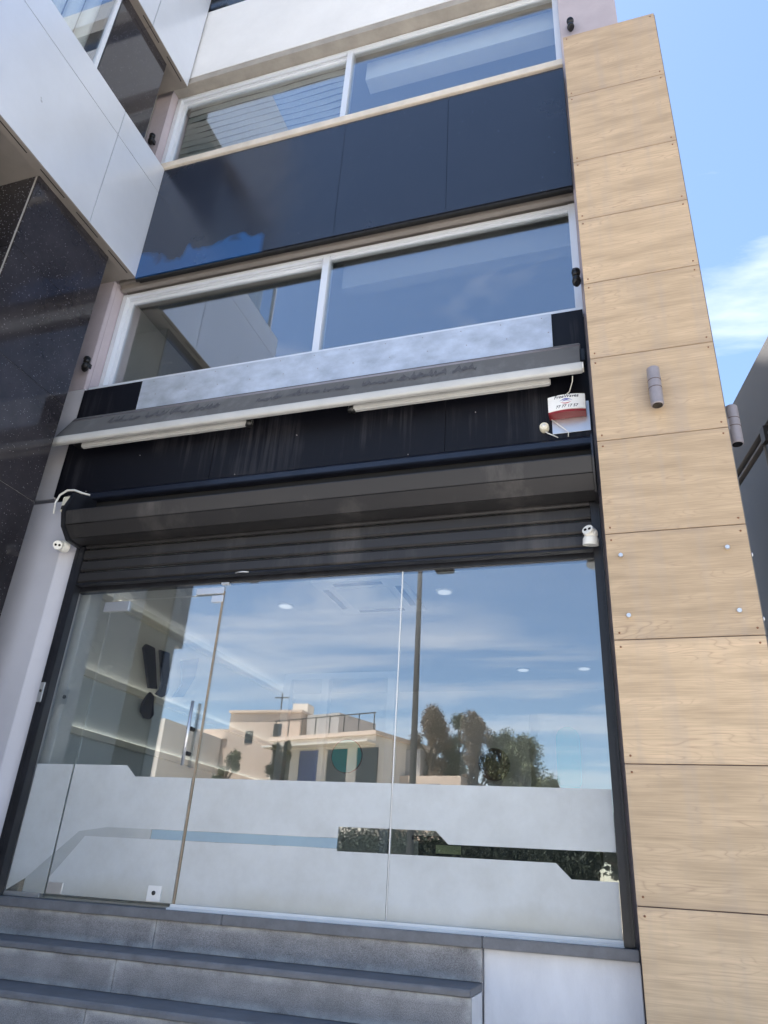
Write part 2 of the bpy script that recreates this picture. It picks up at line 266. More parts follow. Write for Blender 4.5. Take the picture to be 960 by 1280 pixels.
def film(name, col, dirt, trans):
    m = bpy.data.materials.new(name); m.use_nodes = True; t = m.node_tree; t.nodes.clear()
    o = N(t, 'ShaderNodeOutputMaterial'); mx = N(t, 'ShaderNodeMixShader'); mx2 = N(t, 'ShaderNodeMixShader'); d = N(t, 'ShaderNodeBsdfDiffuse'); tl = N(t, 'ShaderNodeBsdfTranslucent'); tr = N(t, 'ShaderNodeBsdfTransparent')
    g = N(t, 'ShaderNodeNewGeometry'); n = N(t, 'ShaderNodeTexNoise'); n.inputs['Scale'].default_value = 3; n.inputs['Detail'].default_value = 7; n.inputs['Roughness'].default_value = .7; t.links.new(g.outputs['Position'], n.inputs['Vector'])
    r = N(t, 'ShaderNodeValToRGB'); r.color_ramp.elements[0].position = .35; r.color_ramp.elements[0].color = (*dirt, 1); r.color_ramp.elements[1].position = .6; r.color_ramp.elements[1].color = (*col, 1)
    t.links.new(n.outputs[0], r.inputs[0])
    sp = N(t, 'ShaderNodeSeparateXYZ'); t.links.new(g.outputs['Position'], sp.inputs[0])
    n2 = N(t, 'ShaderNodeTexNoise'); n2.inputs['Scale'].default_value = 1.7; n2.inputs['Detail'].default_value = 5; t.links.new(g.outputs['Position'], n2.inputs['Vector'])
    za_ = N(t, 'ShaderNodeMath', operation='MULTIPLY_ADD'); za_.inputs[1].default_value = -.26; t.links.new(n2.outputs[0], za_.inputs[0]); t.links.new(sp.outputs[2], za_.inputs[2])
    st = N(t, 'ShaderNodeMapRange'); st.inputs[1].default_value = H-.40; st.inputs[2].default_value = H-.24; st.inputs[3].default_value = .5; st.inputs[4].default_value = 0; t.links.new(za_.outputs[0], st.inputs[0])
    mxs = N(t, 'ShaderNodeMixRGB'); t.links.new(st.outputs[0], mxs.inputs[0]); t.links.new(r.outputs[0], mxs.inputs[1]); mxs.inputs[2].default_value = (.50, .48, .36, 1)
    t.links.new(mxs.outputs[0], d.inputs[0]); t.links.new(mxs.outputs[0], tl.inputs[0])
    mx.inputs[0].default_value = .28; t.links.new(d.outputs[0], mx.inputs[1]); t.links.new(tl.outputs[0], mx.inputs[2])
    mx2.inputs[0].default_value = trans; t.links.new(mx.outputs[0], mx2.inputs[1]); t.links.new(tr.outputs[0], mx2.inputs[2])
    gl = N(t, 'ShaderNodeBsdfGlossy'); gl.inputs['Roughness'].default_value = .35; mx3 = N(t, 'ShaderNodeMixShader'); mx3.inputs[0].default_value = .07
    t.links.new(mx2.outputs[0], mx3.inputs[1]); t.links.new(gl.outputs[0], mx3.inputs[2])
    t.links.new(mx3.outputs[0], o.inputs[0]); M[name] = m
film('frost_film', (0.78, 0.81, 0.825), (0.69, 0.715, 0.72), .17); film('thin_film', (0.74, 0.77, 0.78), (0.66, 0.69, 0.69), .5); film('blue_film', (0.42, 0.58, 0.68), (0.38, 0.53, 0.64), .2)
def emit(name, col, st):
    m = bpy.data.materials.new(name); m.use_nodes = True; b = m.node_tree.nodes['Principled BSDF']
    b.inputs['Emission Color'].default_value = (*col, 1); b.inputs['Emission Strength'].default_value = st; M[name] = m
emit('led', (1, .97, .92), .12); emit('fill_strip', (1, .95, .84), .6); emit('fill_strip_top', (1, .96, .88), 0.4)  # last two: glow of the hidden strips added to brighten the showroom

# ------------------------------------------------------------------ geometry helpers
W = {}        # world origin of every object made here
def add_box(bm, x0, x1, y0, y1, z0, z1):
    v = [bm.verts.new(p) for p in ((x0, y0, z0), (x1, y0, z0), (x1, y1, z0), (x0, y1, z0), (x0, y0, z1), (x1, y0, z1), (x1, y1, z1), (x0, y1, z1))]
    for f in ((3, 2, 1, 0), (4, 5, 6, 7), (0, 1, 5, 4), (1, 2, 6, 5), (2, 3, 7, 6), (3, 0, 4, 7)): bm.faces.new([v[i] for i in f])
def add_prism(bm, prof, axis, a0, a1):
    """prof: list of 2-D points; axis 0: (y,z) along x, 1: (x,z) along y, 2: (x,y) along z"""
    def P(p, a): return (a, p[0], p[1]) if axis == 0 else (p[0], a, p[1]) if axis == 1 else (p[0], p[1], a)
    A = [bm.verts.new(P(p, a0)) for p in prof]; B = [bm.verts.new(P(p, a1)) for p in prof]; n = len(prof)
    bm.faces.new(A); bm.faces.new(B[::-1])
    for i in range(n): bm.faces.new((A[i], B[i], B[(i+1) % n], A[(i+1) % n]))
def add_tube(bm, pts, r, seg=8, cap=True):
    pts = [Vector(p) for p in pts]; rings = []
    rr = r if isinstance(r, (list, tuple)) else [r]*len(pts)
    for i, p in enumerate(pts):
        d = (pts[min(i+1, len(pts)-1)]-pts[max(i-1, 0)]).normalized()
        a = d.orthogonal().normalized() if i == 0 else (prev-d*prev.dot(d)).normalized()
        prev = a; b = d.cross(a)
        rings.append([bm.verts.new(p+rr[i]*(math.cos(2*math.pi*k/seg)*a+math.sin(2*math.pi*k/seg)*b)) for k in range(seg)])
    for i in range(len(rings)-1):
        for k in range(seg): bm.faces.new((rings[i][k], rings[i][(k+1) % seg], rings[i+1][(k+1) % seg], rings[i+1][k]))
    if cap: bm.faces.new(rings[0][::-1]); bm.faces.new(rings[-1])
def add_ball(bm, c, r, sq=(1, 1, 1)):
    bmesh.ops.create_icosphere(bm, subdivisions=3, radius=r, matrix=Matrix.Translation(c) @ Matrix.Diagonal((*sq, 1)))
def tag(o, label=None, cat=None, group=None, kind=None):
    if label: o['label'] = label
    if cat: o['category'] = cat
    if group: o['group'] = group
    if kind: o['kind'] = kind
    return o
def thing(name, loc, label, cat, group=None):
    o = bpy.data.objects.new(name, None); C.objects.link(o); o.empty_display_size = .1
    p = Vector((loc[0], loc[1], loc[2]+H)); o.location = p; W[o] = p; return tag(o, label, cat, group)
def place(o, p, parent):
    W[o] = p
    if parent: o.parent = parent; o.location = p-W[parent]
    else: o.location = p
def obj(name, bm, m, parent=None, bevel=0.0, smooth=False):
    """links a bmesh given in eye-relative coordinates as one object with its origin at its centre"""
    bmesh.ops.recalc_face_normals(bm, faces=bm.faces)
    if bevel: bmesh.ops.bevel(bm, geom=[e for e in bm.edges if e.calc_face_angle(0) > .3], offset=bevel, segments=2, affect='EDGES', clamp_overlap=True)
    lo = Vector([min(v.co[i] for v in bm.verts) for i in range(3)]); hi = Vector([max(v.co[i] for v in bm.verts) for i in range(3)])
    c = (lo+hi)/2
    for v in bm.verts: v.co -= c
    me = bpy.data.meshes.new(name); bm.to_mesh(me); bm.free(); me.materials.append(M[m])
    if smooth:
        for p in me.polygons: p.use_smooth = True
    o = bpy.data.objects.new(name, me); C.objects.link(o); place(o, c+Vector((0, 0, H)), parent); return o
CACHE = {}
def box(name, x0, x1, y0, y1, z0, z1, m, parent=None, bevel=0.003):
    key = (round(x1-x0, 4), round(y1-y0, 4), round(z1-z0, 4), m, bevel)
    if key not in CACHE:
        bm = bmesh.new(); a, b, c = key[0]/2, key[1]/2, key[2]/2; add_box(bm, -a, a, -b, b, -c, c)
        if bevel: bmesh.ops.bevel(bm, geom=bm.edges[:], offset=bevel, segments=2, affect='EDGES', clamp_overlap=True)
        me = bpy.data.meshes.new(name); bm.to_mesh(me); bm.free(); me.materials.append(M[m]); CACHE[key] = me
    o = bpy.data.objects.new(name, CACHE[key]); C.objects.link(o)
    place(o, Vector(((x0+x1)/2, (y0+y1)/2, (z0+z1)/2+H)), parent); return o
def tube(name, pts, r, m, parent=None, seg=10, smooth=True):
    bm = bmesh.new(); add_tube(bm, pts, r, seg); return obj(name, bm, m, parent, smooth=smooth)
def prism(name, prof, axis, a0, a1, m, parent=None, bevel=0.0):
    bm = bmesh.new(); add_prism(bm, prof, axis, a0, a1); return obj(name, bm, m, parent, bevel)
def smooth_by_angle(o, deg=35):
    me = o.data
    for p in me.polygons: p.use_smooth = True
    me.set_sharp_from_angle(angle=math.radians(deg))

# ------------------------------------------------------------------ ground, pavement, road
def sheet(name, x0, x1, y0, y1, z, m, t=.05):
    o = box(name, x0, x1, y0, y1, z-t, z, m, None, 0); return tag(o, kind='structure')
G = -H
sheet('ground', -400, 400, -400, 400, G-.14, 'earth')
sheet('road', -120, 120, -9.6, -3.2, G-.12, 'asphalt', .01)
sheet('pavement', -60, 60, -3.2, 5.6, G, 'paving', .12)
sheet('far_pavement', -120, 120, -13, -9.6, G, 'paving', .12)
for y in (-3.2, -9.75): tag(box('kerb', -120, 120, y-.0, y+.15, G-.12, G+.006, 'kerb_stone', None, .01), kind='structure')
for k in range(14):
    tag(box('road_marking', -40+k*6, -37.5+k*6, -6.46, -6.34, G-.118, G-.114, 'road_paint', None, 0), kind='structure')

# ------------------------------------------------------------------ the shop's own building
B = thing('commercial_building', (-2.3, 8, G), 'white rendered commercial building with dark panel band and strip windows above a glazed shopfront', 'building')
box('wall', -5.35, .5, 4.985, 5.3, 9.42, 10.9, 'white_render', B, 0)             # white wall over the top strip window
box('wall', -5.35, .5, 5.0, 5.3, 11.75, 12.2, 'white_render', B, 0)
box('wall', -5.35, -5.2, 5.3, 16, G, 12.2, 'white_render', B, 0)
box('wall', .35, .5, 5.3, 16, G, 12.2, 'white_render', B, 0)
box('wall', -5.35, .5, 16, 16.2, G, 12.2, 'white_render', B, 0)
box('shade_block', -3.0, .5, 7.2, 16, 12.21, 17, 'white_render', B, 0)  # unseen roof block, added to keep sun off the wall across the alley
box('roof', -5.35, .5, 5.3, 16, 11.9, 12.1, 'soffit', B, 0)
box('pier', -.085, .5, 5.0, 5.3, G, 12.1, 'mauve_render', B, 0)                  # right-hand mauve pier behind the wood pillar
box('pier', -5.36, -5.12, 5.02, 5.3, 3.06, 12.1, 'mauve_render', B, 0)
box('lintel', -5.12, -.085, 4.99, 5.3, 9.30, 9.42, 'beige_lintel', B, .004)
box('lintel', -5.12, -.085, 5.02, 5.3, 5.87, 6.0, 'soffit', B, .004)
for z0 in (6.0,): box('wall', -5.12, -.085, 5.05, 5.3, 6.0, 7.55, 'grey_render', B, 0)
box('wall', -5.12, -.085, 5.0, 5.3, 2.60, 4.30, 'navy_metal', B, 0)
for k, (x0, x1) in enumerate(((-4.848, -2.4725), (-2.4695, -1.2925), (-1.2895, -.088))):
    box('dark_panel', x0, x1, 4.955, 4.985, 5.83, 7.575, 'navy_panel', B, .002)
box('panel_backing', -4.84, -.09, 4.99, 5.05, 5.84, 7.55, 'black_gap', B, 0)
box('drip_edge', -4.84, -.09, 4.965, 4.99, 5.795, 5.826, 'black_gap', B, .003)
box('sill', -5.10, -.086, 4.93, 5.2, 7.59, 7.69, 'cream_stone', B, .006)
box('sill', -5.10, -.086, 5.0, 5.2, 4.33, 4.41, 'alu_white', B, .004)
box('soffit_trim', -5.10, -.086, 5.05, 5.11, 5.80, 5.868, 'soffit', B, .004)

def strip_window(z0, z1, xm, blinds):
    """two lights: the left sash sits one track behind the right one"""
    w = box('window', -5.10, -.09, 5.14, 5.18, z1-.038, z1, 'alu_white', B, .003)
    box('track', -5.10, -.09, 5.185, 5.23, z1-.055, z1, 'alu_white', w, .003)
    box('track', -5.10, -.09, 5.14, 5.26, z0, z0+.04, 'alu_white', w, .003)
    for x0, x1 in ((-5.115, -5.055), (-.15, -.087)): box('frame', x0, x1, 5.135, 5.26, z0, z1, 'alu_white', w, .003)
    box('sash_stile', -5.055, -5.005, 5.195, 5.235, z0+.04, z1-.06, 'alu_white', w, .003)
    box('sash_rail', -5.005, xm, 5.195, 5.235, z1-.098, z1-.058, 'alu_white', w, .003)
    box('mullion', xm-.035, xm+.035, 5.125, 5.24, z0+.04, z1-.05, 'alu_white', w, .003)
    box('sash_rail', xm+.035, -.15, 5.145, 5.185, z1-.072, z1-.040, 'alu_white', w, .003)
    box('pane', -5.005, xm-.035, 5.212, 5.220, z0+.04, z1-.075, 'window_glass', w, 0)
    box('pane', xm+.035, -.15, 5.160, 5.168, z0+.04, z1-.055, 'window_glass', w, 0)
    return w
w2 = strip_window(4.38, 5.80, -2.60, False)
w3 = strip_window(7.70, 9.29, -2.62, True)
w4 = box('window', -5.10, -.09, 5.14, 5.20, 10.9, 11.75, 'dark_window', B, 0)
box('frame', -5.10, -.09, 5.10, 5.16, 10.9, 10.98, 'alu_white', w4, .003)
# rooms behind the strip windows
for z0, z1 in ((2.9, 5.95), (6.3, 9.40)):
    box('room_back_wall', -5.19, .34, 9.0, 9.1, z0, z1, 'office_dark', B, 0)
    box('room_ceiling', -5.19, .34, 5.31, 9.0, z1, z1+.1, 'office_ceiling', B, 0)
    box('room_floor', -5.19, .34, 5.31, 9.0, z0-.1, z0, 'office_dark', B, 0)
box('pelmet', -2.5, -.1, 5.36, 5.5, 5.50, 5.90, 'office_ceiling', B, .003)
box('pelmet', -2.5, -.1, 5.40, 5.6, 9.02, 9.36, 'blind_fabric', B, .003)
for k in range(12):                                       # fabric blind: soft overlapping folds
    z = 7.78+k*.125
    pts = []
    bm = bmesh.new(); n = 18; r0 = []; r1 = []
    for i in range(n+1):
        x = -4.98+2.33*i/n; sag = .007*math.sin(i*.6+k*.5)+.004*math.sin(i*1.9+k)
        r0.append(bm.verts.new((x, 5.262+.004*math.sin(i+k), z+sag))); r1.append(bm.verts.new((x, 5.282, z+.137+sag*.8)))
    for i in range(n): bm.faces.new((r0[i], r0[i+1], r1[i+1], r1[i]))
    bmesh.ops.solidify(bm, geom=bm.faces[:], thickness=.004)
    obj('blind_fold', bm, 'blind_fabric', w3)

# left jamb beside the shopfront
prism('jamb', [(-5.36, 4.87), (-4.76, 4.87), (-4.615, 4.96), (-4.615, 5.3), (-5.36, 5.3)], 2, G, 2.98, 'grey_jamb', B, .004)
box('jamb_strip', -5.36, -5.085, 4.95, 5.02, 3.07, 4.36, 'grey_jamb', B, .004)
box('jamb_strip', -5.36, -5.12, 4.96, 5.02, 4.365, 5.86, 'mauve_render', B, .004)
# plinth under the shopfront
box('plinth', -.93, -.07, 4.90, 5.3, G, -.335, 'plinth_white', B, .004)
box('plinth', -4.7, -.93, 4.93, 5.3, G, -.335, 'plinth_white', B, .004)
# navy sheet fascia between shutter and strip window
for x0, x1 in ((-5.08, -3.40), (-3.397, -1.242), (-1.239, -.09)):
    box('fascia_sheet', x0, x1, 4.935, 4.985, 3.085, 4.325, 'fascia_navy', B, .002)
prism('fascia_lip', [(4.985, 3.083), (4.925, 3.078), (4.895, 3.045), (4.89, 2.995), (4.905, 2.985), (4.985, 2.985)], 0, -4.90, -.09, 'navy_metal', B, .003)
box('recess_shadow', -4.75, -.09, 4.97, 4.984, 2.55, 2.984, 'black_gap', B, 0)  # black sheet painted as the shadow between fascia lip and shutter box
for i in range(9):
    x = -4.7+i*.53+random.uniform(-.03, .03)
    tube('rivet', [(x, 4.936, 3.10+.33*(i % 3)), (x, 4.929, 3.10+.33*(i % 3))], .005, 'fixture_grey', B, 6)

sh = box('metal_sheet', -4.36, -.345, 4.918, 4.930, 3.86, 4.318, 'galvanised', None, .002)
tag(sh, 'bare galvanised metal sheet riveted over the dark fascia below the middle windows', 'metal sheet')
for i in range(12):
    x = -4.22+i*.345
    for z in (4.28, 4.12): tube('rivet', [(x+.05*(z < 4.2), 4.919, z), (x+.05*(z < 4.2), 4.915, z)], .005, 'fixture_grey', sh, 6)

# ------------------------------------------------------------------ wood-clad pillar
P = thing('clad_pillar', (.36, 4.9, G), 'tall pillar clad in pale oak laminate panels beside the shopfront', 'pillar')
PX0, PX1, PY = -.058, .785, 4.6
box('core', PX0+.004, PX1-.006, PY+.014, 5.25, G, 7.47, 'pillar_core', P, 0)
zs = [7.49, 6.573, 5.686, 4.977, 4.278, 3.542, 2.820, 2.102, 1.385, .658, -.060, -.78, G+.01]
for a, b in zip(zs, zs[1:]):
    p = box('panel', PX0, PX1, PY, PY+.013, b+.003, a-.003, 'wood_laminate', P, .0015)
    for sx in (PX0+.035, PX1-.035):
        for sz in (a-.045, b+.045):
            tube('screw', [(sx, PY+.001, sz), (sx, PY-.004, sz)], .0065, 'brown_screw', p, 6)
for a, b in zip(zs, zs[1:]):
    box('side_panel', PX1-.004, PX1+.008, PY+.016, 5.2, b+.003, a-.003, 'wall_grey_right', P, .001)
for x, z in ((.027, 1.941), (.658, 1.947), (.041, 1.535), (.667, 1.536)):
    bm = bmesh.new(); add_tube(bm, [(x, PY+.001, z), (x, PY-.012, z), (x, PY-.012, z), (x, PY-.022, z)], [.006, .006, .015, .013], 14); obj('standoff', bm, 'satin_steel', P)
for y, z in ((4.72, 1.94), (4.72, 1.52)):
    bm = bmesh.new(); add_tube(bm, [(PX1+.007, y, z), (PX1+.03, y, z)], .013, 14); obj('standoff', bm, 'satin_steel', P)

def wall_light(c, n, label):
    t = thing('wall_light', c, label, 'wall light', 'grey cylinder wall lights on the wood pillar')
    x, y, z = c; bx, by = x-n[0]*.075, y-n[1]*.075
    tube('body', [(x, y, z-.155), (x, y, z-.15), (x, y, z+.15), (x, y, z+.155)], [.040, .044, .044, .040], 'fixture_grey', t, 24)
    smooth_by_angle(t.children[-1])
    for dz in (-.02, .045): tube('groove', [(x, y, z+dz), (x, y, z+dz+.006)], .0452, 'pillar_core', t, 24, False)
    tube('lens', [(x, y, z-.158), (x, y, z-.1545)], .034, 'dark_lens', t, 20, False)
    bm = bmesh.new()
    if abs(n[1]) > .5: add_box(bm, x-.03, x+.03, min(by, y), max(by, y), z-.05, z+.05)
    else: add_box(bm, min(bx, x), max(bx, x), y-.03, y+.03, z-.05, z+.05)
    obj('bracket', bm, 'fixture_grey', t, .004)
wall_light((.360, 4.525, 3.165), (0, -1), 'grey cylinder wall light on the front of the wood pillar')
wall_light((.868, 4.86, 2.985), (1, 0), 'grey cylinder wall light on the narrow side of the wood pillar')

# ------------------------------------------------------------------ glass shopfront
GY = 5.0
SF = thing('glass_shopfront', (-2.4, GY, -.27), 'frameless glass shopfront with frosted film bands under the half rolled shutter', 'shopfront')
panes = [('side', -4.53, -4.172), ('mid', -3.078, -1.565), ('right', -1.560, -.150)]
def topU(x): return .655 if x <= -3.682 else .655-(x+3.682)/.09*.08 if x < -3.592 else .575-.012*(x+3.592)/3.43
def botU(x):
    if x < -4.372: return -.242
    if x < -3.987: return -.15+(x+4.37)/.383*.332
    if x < -3.748: return .182+(x+3.987)/.239*.036
    if x < -1.925: return .218
    if x < -1.257: return .287
    if x < -1.173: return .287-(x+1.257)/.084*.075
    return .21
def topL(x):
    if x < -4.163: return -.242
    if x < -3.926: return -.138+(x+4.163)/.237*.286
    if x < -1.925: return .152
    if x < -.508: return .138
    if x < -.42: return .136-(x+.508)/.088*.082
    return .052
BR = sorted([-4.372, -4.371, -3.987, -3.748, -3.682, -3.592, -1.926, -1.9245, -1.257, -1.173, -4.1635, -4.1625, -3.926, -.508, -.42])
def film_piece(x0, x1, f0, f1, parent, m='frost_film', y=GY-.0085, name='frosted_film'):
    xs = [x0]+[b for b in BR if x0 < b < x1]+[x1]
    bm = bmesh.new(); lo = []; hi = []
    for x in xs:
        a, b = f0(x), f1(x)
        if b-a < .003: continue
        lo.append(bm.verts.new((x, y, a))); hi.append(bm.verts.new((x, y, b)))
    for i in range(len(lo)-1): bm.faces.new((lo[i], lo[i+1], hi[i+1], hi[i]))
    if not lo: bm.free(); return
    r = bmesh.ops.extrude_face_region(bm, geom=bm.faces[:])
    for v in [g for g in r['geom'] if isinstance(g, bmesh.types.BMVert)]: v.co.y -= .0012
    obj(name, bm, m, parent)
low = lambda x: -.242
for nme, x0, x1 in panes:
    p = box('pane', x0, x1, GY-.006, GY+.006, -.245, 2.62, 'shop_glass', SF, 0)
    film_piece(x0+.004, x1-.004, botU, topU, p); film_piece(x0+.004, x1-.004, low, topL, p)
    if nme == 'side': film_piece(-4.371, x1-.004, topL, botU, p, 'thin_film', name='thin_film')
    if nme == 'mid':
        film_piece(x0+.004, -1.926, lambda x: .154, lambda x: .216, p, 'blue_film', name='blue_film')
tp = box('transom', -4.168, -3.083, GY-.006, GY+.006, 2.005, 2.62, 'shop_glass', SF, 0)
ch = box('bottom_channel', -3.10, -.145, 4.965, 5.03, -.275, -.243, 'white_powder', SF, .003)
box('bottom_channel', -3.10, -.145, 4.925, 4.963, -.282, -.262, 'white_powder', SF, .003)
box('bottom_channel', -4.56, -4.2, 4.975, 5.025, -.272, -.243, 'satin_steel', SF, .003)
box('head_frame', -4.56, -.10, 4.975, 5.06, 2.10, 2.22, 'rail_black', SF, .003)
box('end_seal', -.150, -.138, GY-.012, GY+.012, -.243, 2.1, 'rail_black', SF, 0)
box('joint_seal', -1.5655, -1.5595, GY-.0075, GY+.0075, -.243, 2.1, 'white_powder', SF, 0)
# door
D = box('door', -4.163, -3.098, GY-.006, GY+.006, -.240, 1.995, 'shop_glass', SF, 0)
film_piece(-4.160, -3.102, botU, topU, D); film_piece(-4.160, -3.102, low, topL, D)
film_piece(-4.160, -3.364, topL, botU, D, 'thin_film', name='thin_film')
film_piece(-3.36, -3.102, lambda x: .154, lambda x: .216, D, 'blue_film', name='blue_film')
box('edge_seal', -3.097, -3.081, GY-.010, GY+.010, -.243, 2.03, 'seal_brown', D, .002)
for x0, x1, z0, z1 in ((-4.235, -3.985, 1.905, 1.990), (-3.345, -3.085, 2.007, 2.062), (-3.19, -3.083, 1.935, 1.992), (-4.157, -4.02, -.238, -.165)):
    box('patch_fitting', x0, x1, GY-.017, GY+.017, z0, z1, 'satin_steel', D, .003)
box('patch_fitting', -3.12, -3.05, GY-.02, GY+.02, 2.085, 2.145, 'satin_steel', D, .003)
lk = box('lock', -3.305, -3.195, GY-.019, GY+.017, -.238, -.140, 'white_powder', D, .003)
tube('keyhole', [(-3.25, GY-.0195, -.185), (-3.25, GY-.026, -.185)], .014, 'cabinet_dark', lk, 12)
hx = -3.175
hd = tube('handle', [(hx, GY-.055, .655), (hx, GY-.055, 1.125)], .0125, 'satin_steel', D, 14)
for z in (.745, .925): tube('handle_fixing', [(hx-.002, GY-.055, z), (hx-.002, GY+.02, z)], .016, 'black_plastic', hd, 12)

# threshold slab and steps
T = thing('entrance_steps', (-2.9, 4.4, G), 'dark grey stone steps with lime stains below the shop door', 'steps')
for x0, x1 in ((-4.72, -2.62), (-2.617, -.93)): box('threshold_slab', x0, x1, 4.835, 5.06, -.333, -.275, 'threshold_stone', T, .005)
box('threshold_slab', -.927, -.07, 4.835, 5.06, -.333, -.2755, 'threshold_stone', T, .005)
treadz = [-.505, -.722, -.938, -1.150]
yf = 4.865; zt = -.335
joints = [-3.115, -3.125, -3.05, -3.1, -2.9]
for k, z in enumerate(treadz+[G]):
    xr = -.935
    xs = [-4.86, joints[k]-.001-.02*k, xr]
    if k == 0: xs = [-4.86, -3.115, xr]
    elif k == 1: xs = [-4.86, -3.16, xr]
    for x0, x1 in zip(xs, xs[1:]): box('riser', x0+.0015, x1-.0015, yf, yf+.03, z+.002, zt-.001, 'step_stone', T, .003)
    box('step_core', -4.85, xr-.004, yf+.03, 4.925, G, zt-.002, 'plinth_white', T, 0)
    if k < 4:
        # tread with a small projecting nosing
        nose = yf-.315
        prism('tread', [(yf+.028, z), (nose, z-.002), (nose-.006, z-.012), (nose-.004, z-.036), (nose+.012, z-.040), (yf+.028, z-.040)], 0, -4.86, xr-.002, 'threshold_stone', T, .003)
        zt = z-.041; yf = nose+.014

# ------------------------------------------------------------------ roller shutter
RS = thing('roller_shutter', (-2.35, 4.85, 2.15), 'dark grey metal roller shutter rolled up above the glass front', 'roller shutter')
oct_ = [(4.95, 2.925), (4.66, 2.925), (4.600, 2.86), (4.600, 2.715), (4.635, 2.600), (4.735, 2.515), (4.90, 2.50), (4.95, 2.52)]
# box shell: upper face, lower chamfer, underside as pressed sheets
prism('box_front', [(4.600, 2.715), (4.612, 2.718), (4.647, 2.605), (4.636, 2.602)], 0, -4.555, -.105, 'shutter_metal', RS, .002)
prism('box_lower', [(4.637, 2.596), (4.648, 2.600), (4.742, 2.520), (4.735, 2.511)], 0, -4.555, -.105, 'shutter_metal', RS, .002)
prism('box_bottom', [(4.739, 2.508), (4.742, 2.516), (4.878, 2.508), (4.878, 2.500)], 0, -4.555, -.105, 'shutter_metal', RS, .001)
prism('box_top', [(4.612, 2.722), (4.612, 2.730), (4.94, 2.78), (4.94, 2.77)], 0, -4.555, -.105, 'rail_black', RS, .001)
for x0 in (-4.597, -.103):
    prism('end_plate', [(4.945, 2.985), (4.66, 2.93), (4.596, 2.76), (4.592, 2.70), (4.630, 2.585), (4.73, 2.49), (4.945, 2.48)], 0, x0, x0+.04 if x0 < -1 else x0+.014, 'rail_black', RS, .003)
for x0, x1 in ((-4.612, -4.520), (-.148, -.086)):
    g = box('guide_rail', x0, x1, 4.895, 4.975, -.272, 2.50, 'rail_black', RS, .003)
    box('rail_rib', x0+.03, x0+.042, 4.888, 4.894, -.268, 2.48, 'rail_black', g, .001)
zz = [2.155, 2.262, 2.372, 2.480, 2.585]
for a, b in zip(zz, zz[1:]):
    prism('slat', [(4.915, a+.006), (4.903, a+.018), (4.905, b-.024), (4.917, b-.008), (4.924, b-.003), (4.930, a+.003)], 0, -4.515, -.150, 'shutter_metal', RS, .0015)
prism('bottom_bar', [(4.90, 2.150), (4.896, 2.135), (4.94, 2.125), (4.945, 2.150)], 0, -4.515, -.150, 'rail_black', RS, .002)
bm = bmesh.new(); add_tube(bm, [(-2.95, 4.895, 2.142), (-2.91, 4.875, 2.138), (-2.87, 4.875, 2.138), (-2.83, 4.895, 2.142)], .006, 8); obj('pull_ring', bm, 'satin_steel', RS, smooth=True)
kp = box('key_switch', -4.600, -4.556, 4.882, 4.8945, 1.12, 1.28, 'satin_steel', None, .003)
tag(kp, 'small steel key switch plate on the black rail left of the glass door', 'switch')
tube('key_slot', [(-4.578, 4.882, 1.21), (-4.578, 4.876, 1.21)], .011, 'cabinet_dark', kp, 10)
il = box('wall_switch', -4.485, -4.425, 5.03, 5.045, 1.13, 1.25, 'satin_steel', None, .003)
tag(il, 'square steel switch plate just inside the glass beside the door', 'switch')
tube('button', [(-4.455, 5.03, 1.19), (-4.455, 5.022, 1.19)], .016, 'cabinet_dark', il, 10)

# ------------------------------------------------------------------ awning
A = thing('awning', (-2.6, 4.83, 3.5), 'retracted grey fabric awning with white front bar over the shutter', 'awning')
fabr = prism('fabric', [(4.948, 3.945), (4.90, 3.952), (4.722, 3.622), (4.722, 3.614), (4.735, 3.615), (4.90, 3.925)], 0, -5.06, -.135, 'awning_fabric', A, .003)
prism('front_bar', [(4.690, 3.54), (4.690, 3.590), (4.700, 3.608), (4.735, 3.612), (4.752, 3.60), (4.752, 3.535), (4.735, 3.525), (4.70, 3.527)], 0, -5.075, -.122, 'bar_white', A, .004)
for x0 in (-5.085, -.122): prism('end_cap', [(4.694, 3.545), (4.694, 3.590), (4.703, 3.605), (4.735, 3.608), (4.748, 3.60), (4.748, 3.540)], 0, x0, x0+.01, 'white_plastic', A, .001)
for x0, x1 in ((-4.77, -2.96), (-2.05, -.37)):
    ar = box('arm', x0, x1, 4.775, 4.825, 3.505, 3.560, 'bar_white', A, .010)
    xe = x1 if x0 < -4 else x0
    tube('elbow', [(xe-.03, 4.80, 3.50), (xe-.03, 4.80, 3.565)] if x0 < -4 else [(xe+.03, 4.80, 3.50), (xe+.03, 4.80, 3.565)], .033, 'black_plastic', ar, 14)
box('wall_bracket', -.20, -.10, 4.86, 4.94, 3.74, 3.86, 'black_plastic', A, .004)
box('wall_bracket', -4.95, -4.85, 4.80, 4.94, 3.60, 3.70, 'black_plastic', A, .004)
tube('roller', [(-5.05, 4.905, 3.90), (-.13, 4.905, 3.90)], .035, 'fixture_grey', A, 16)
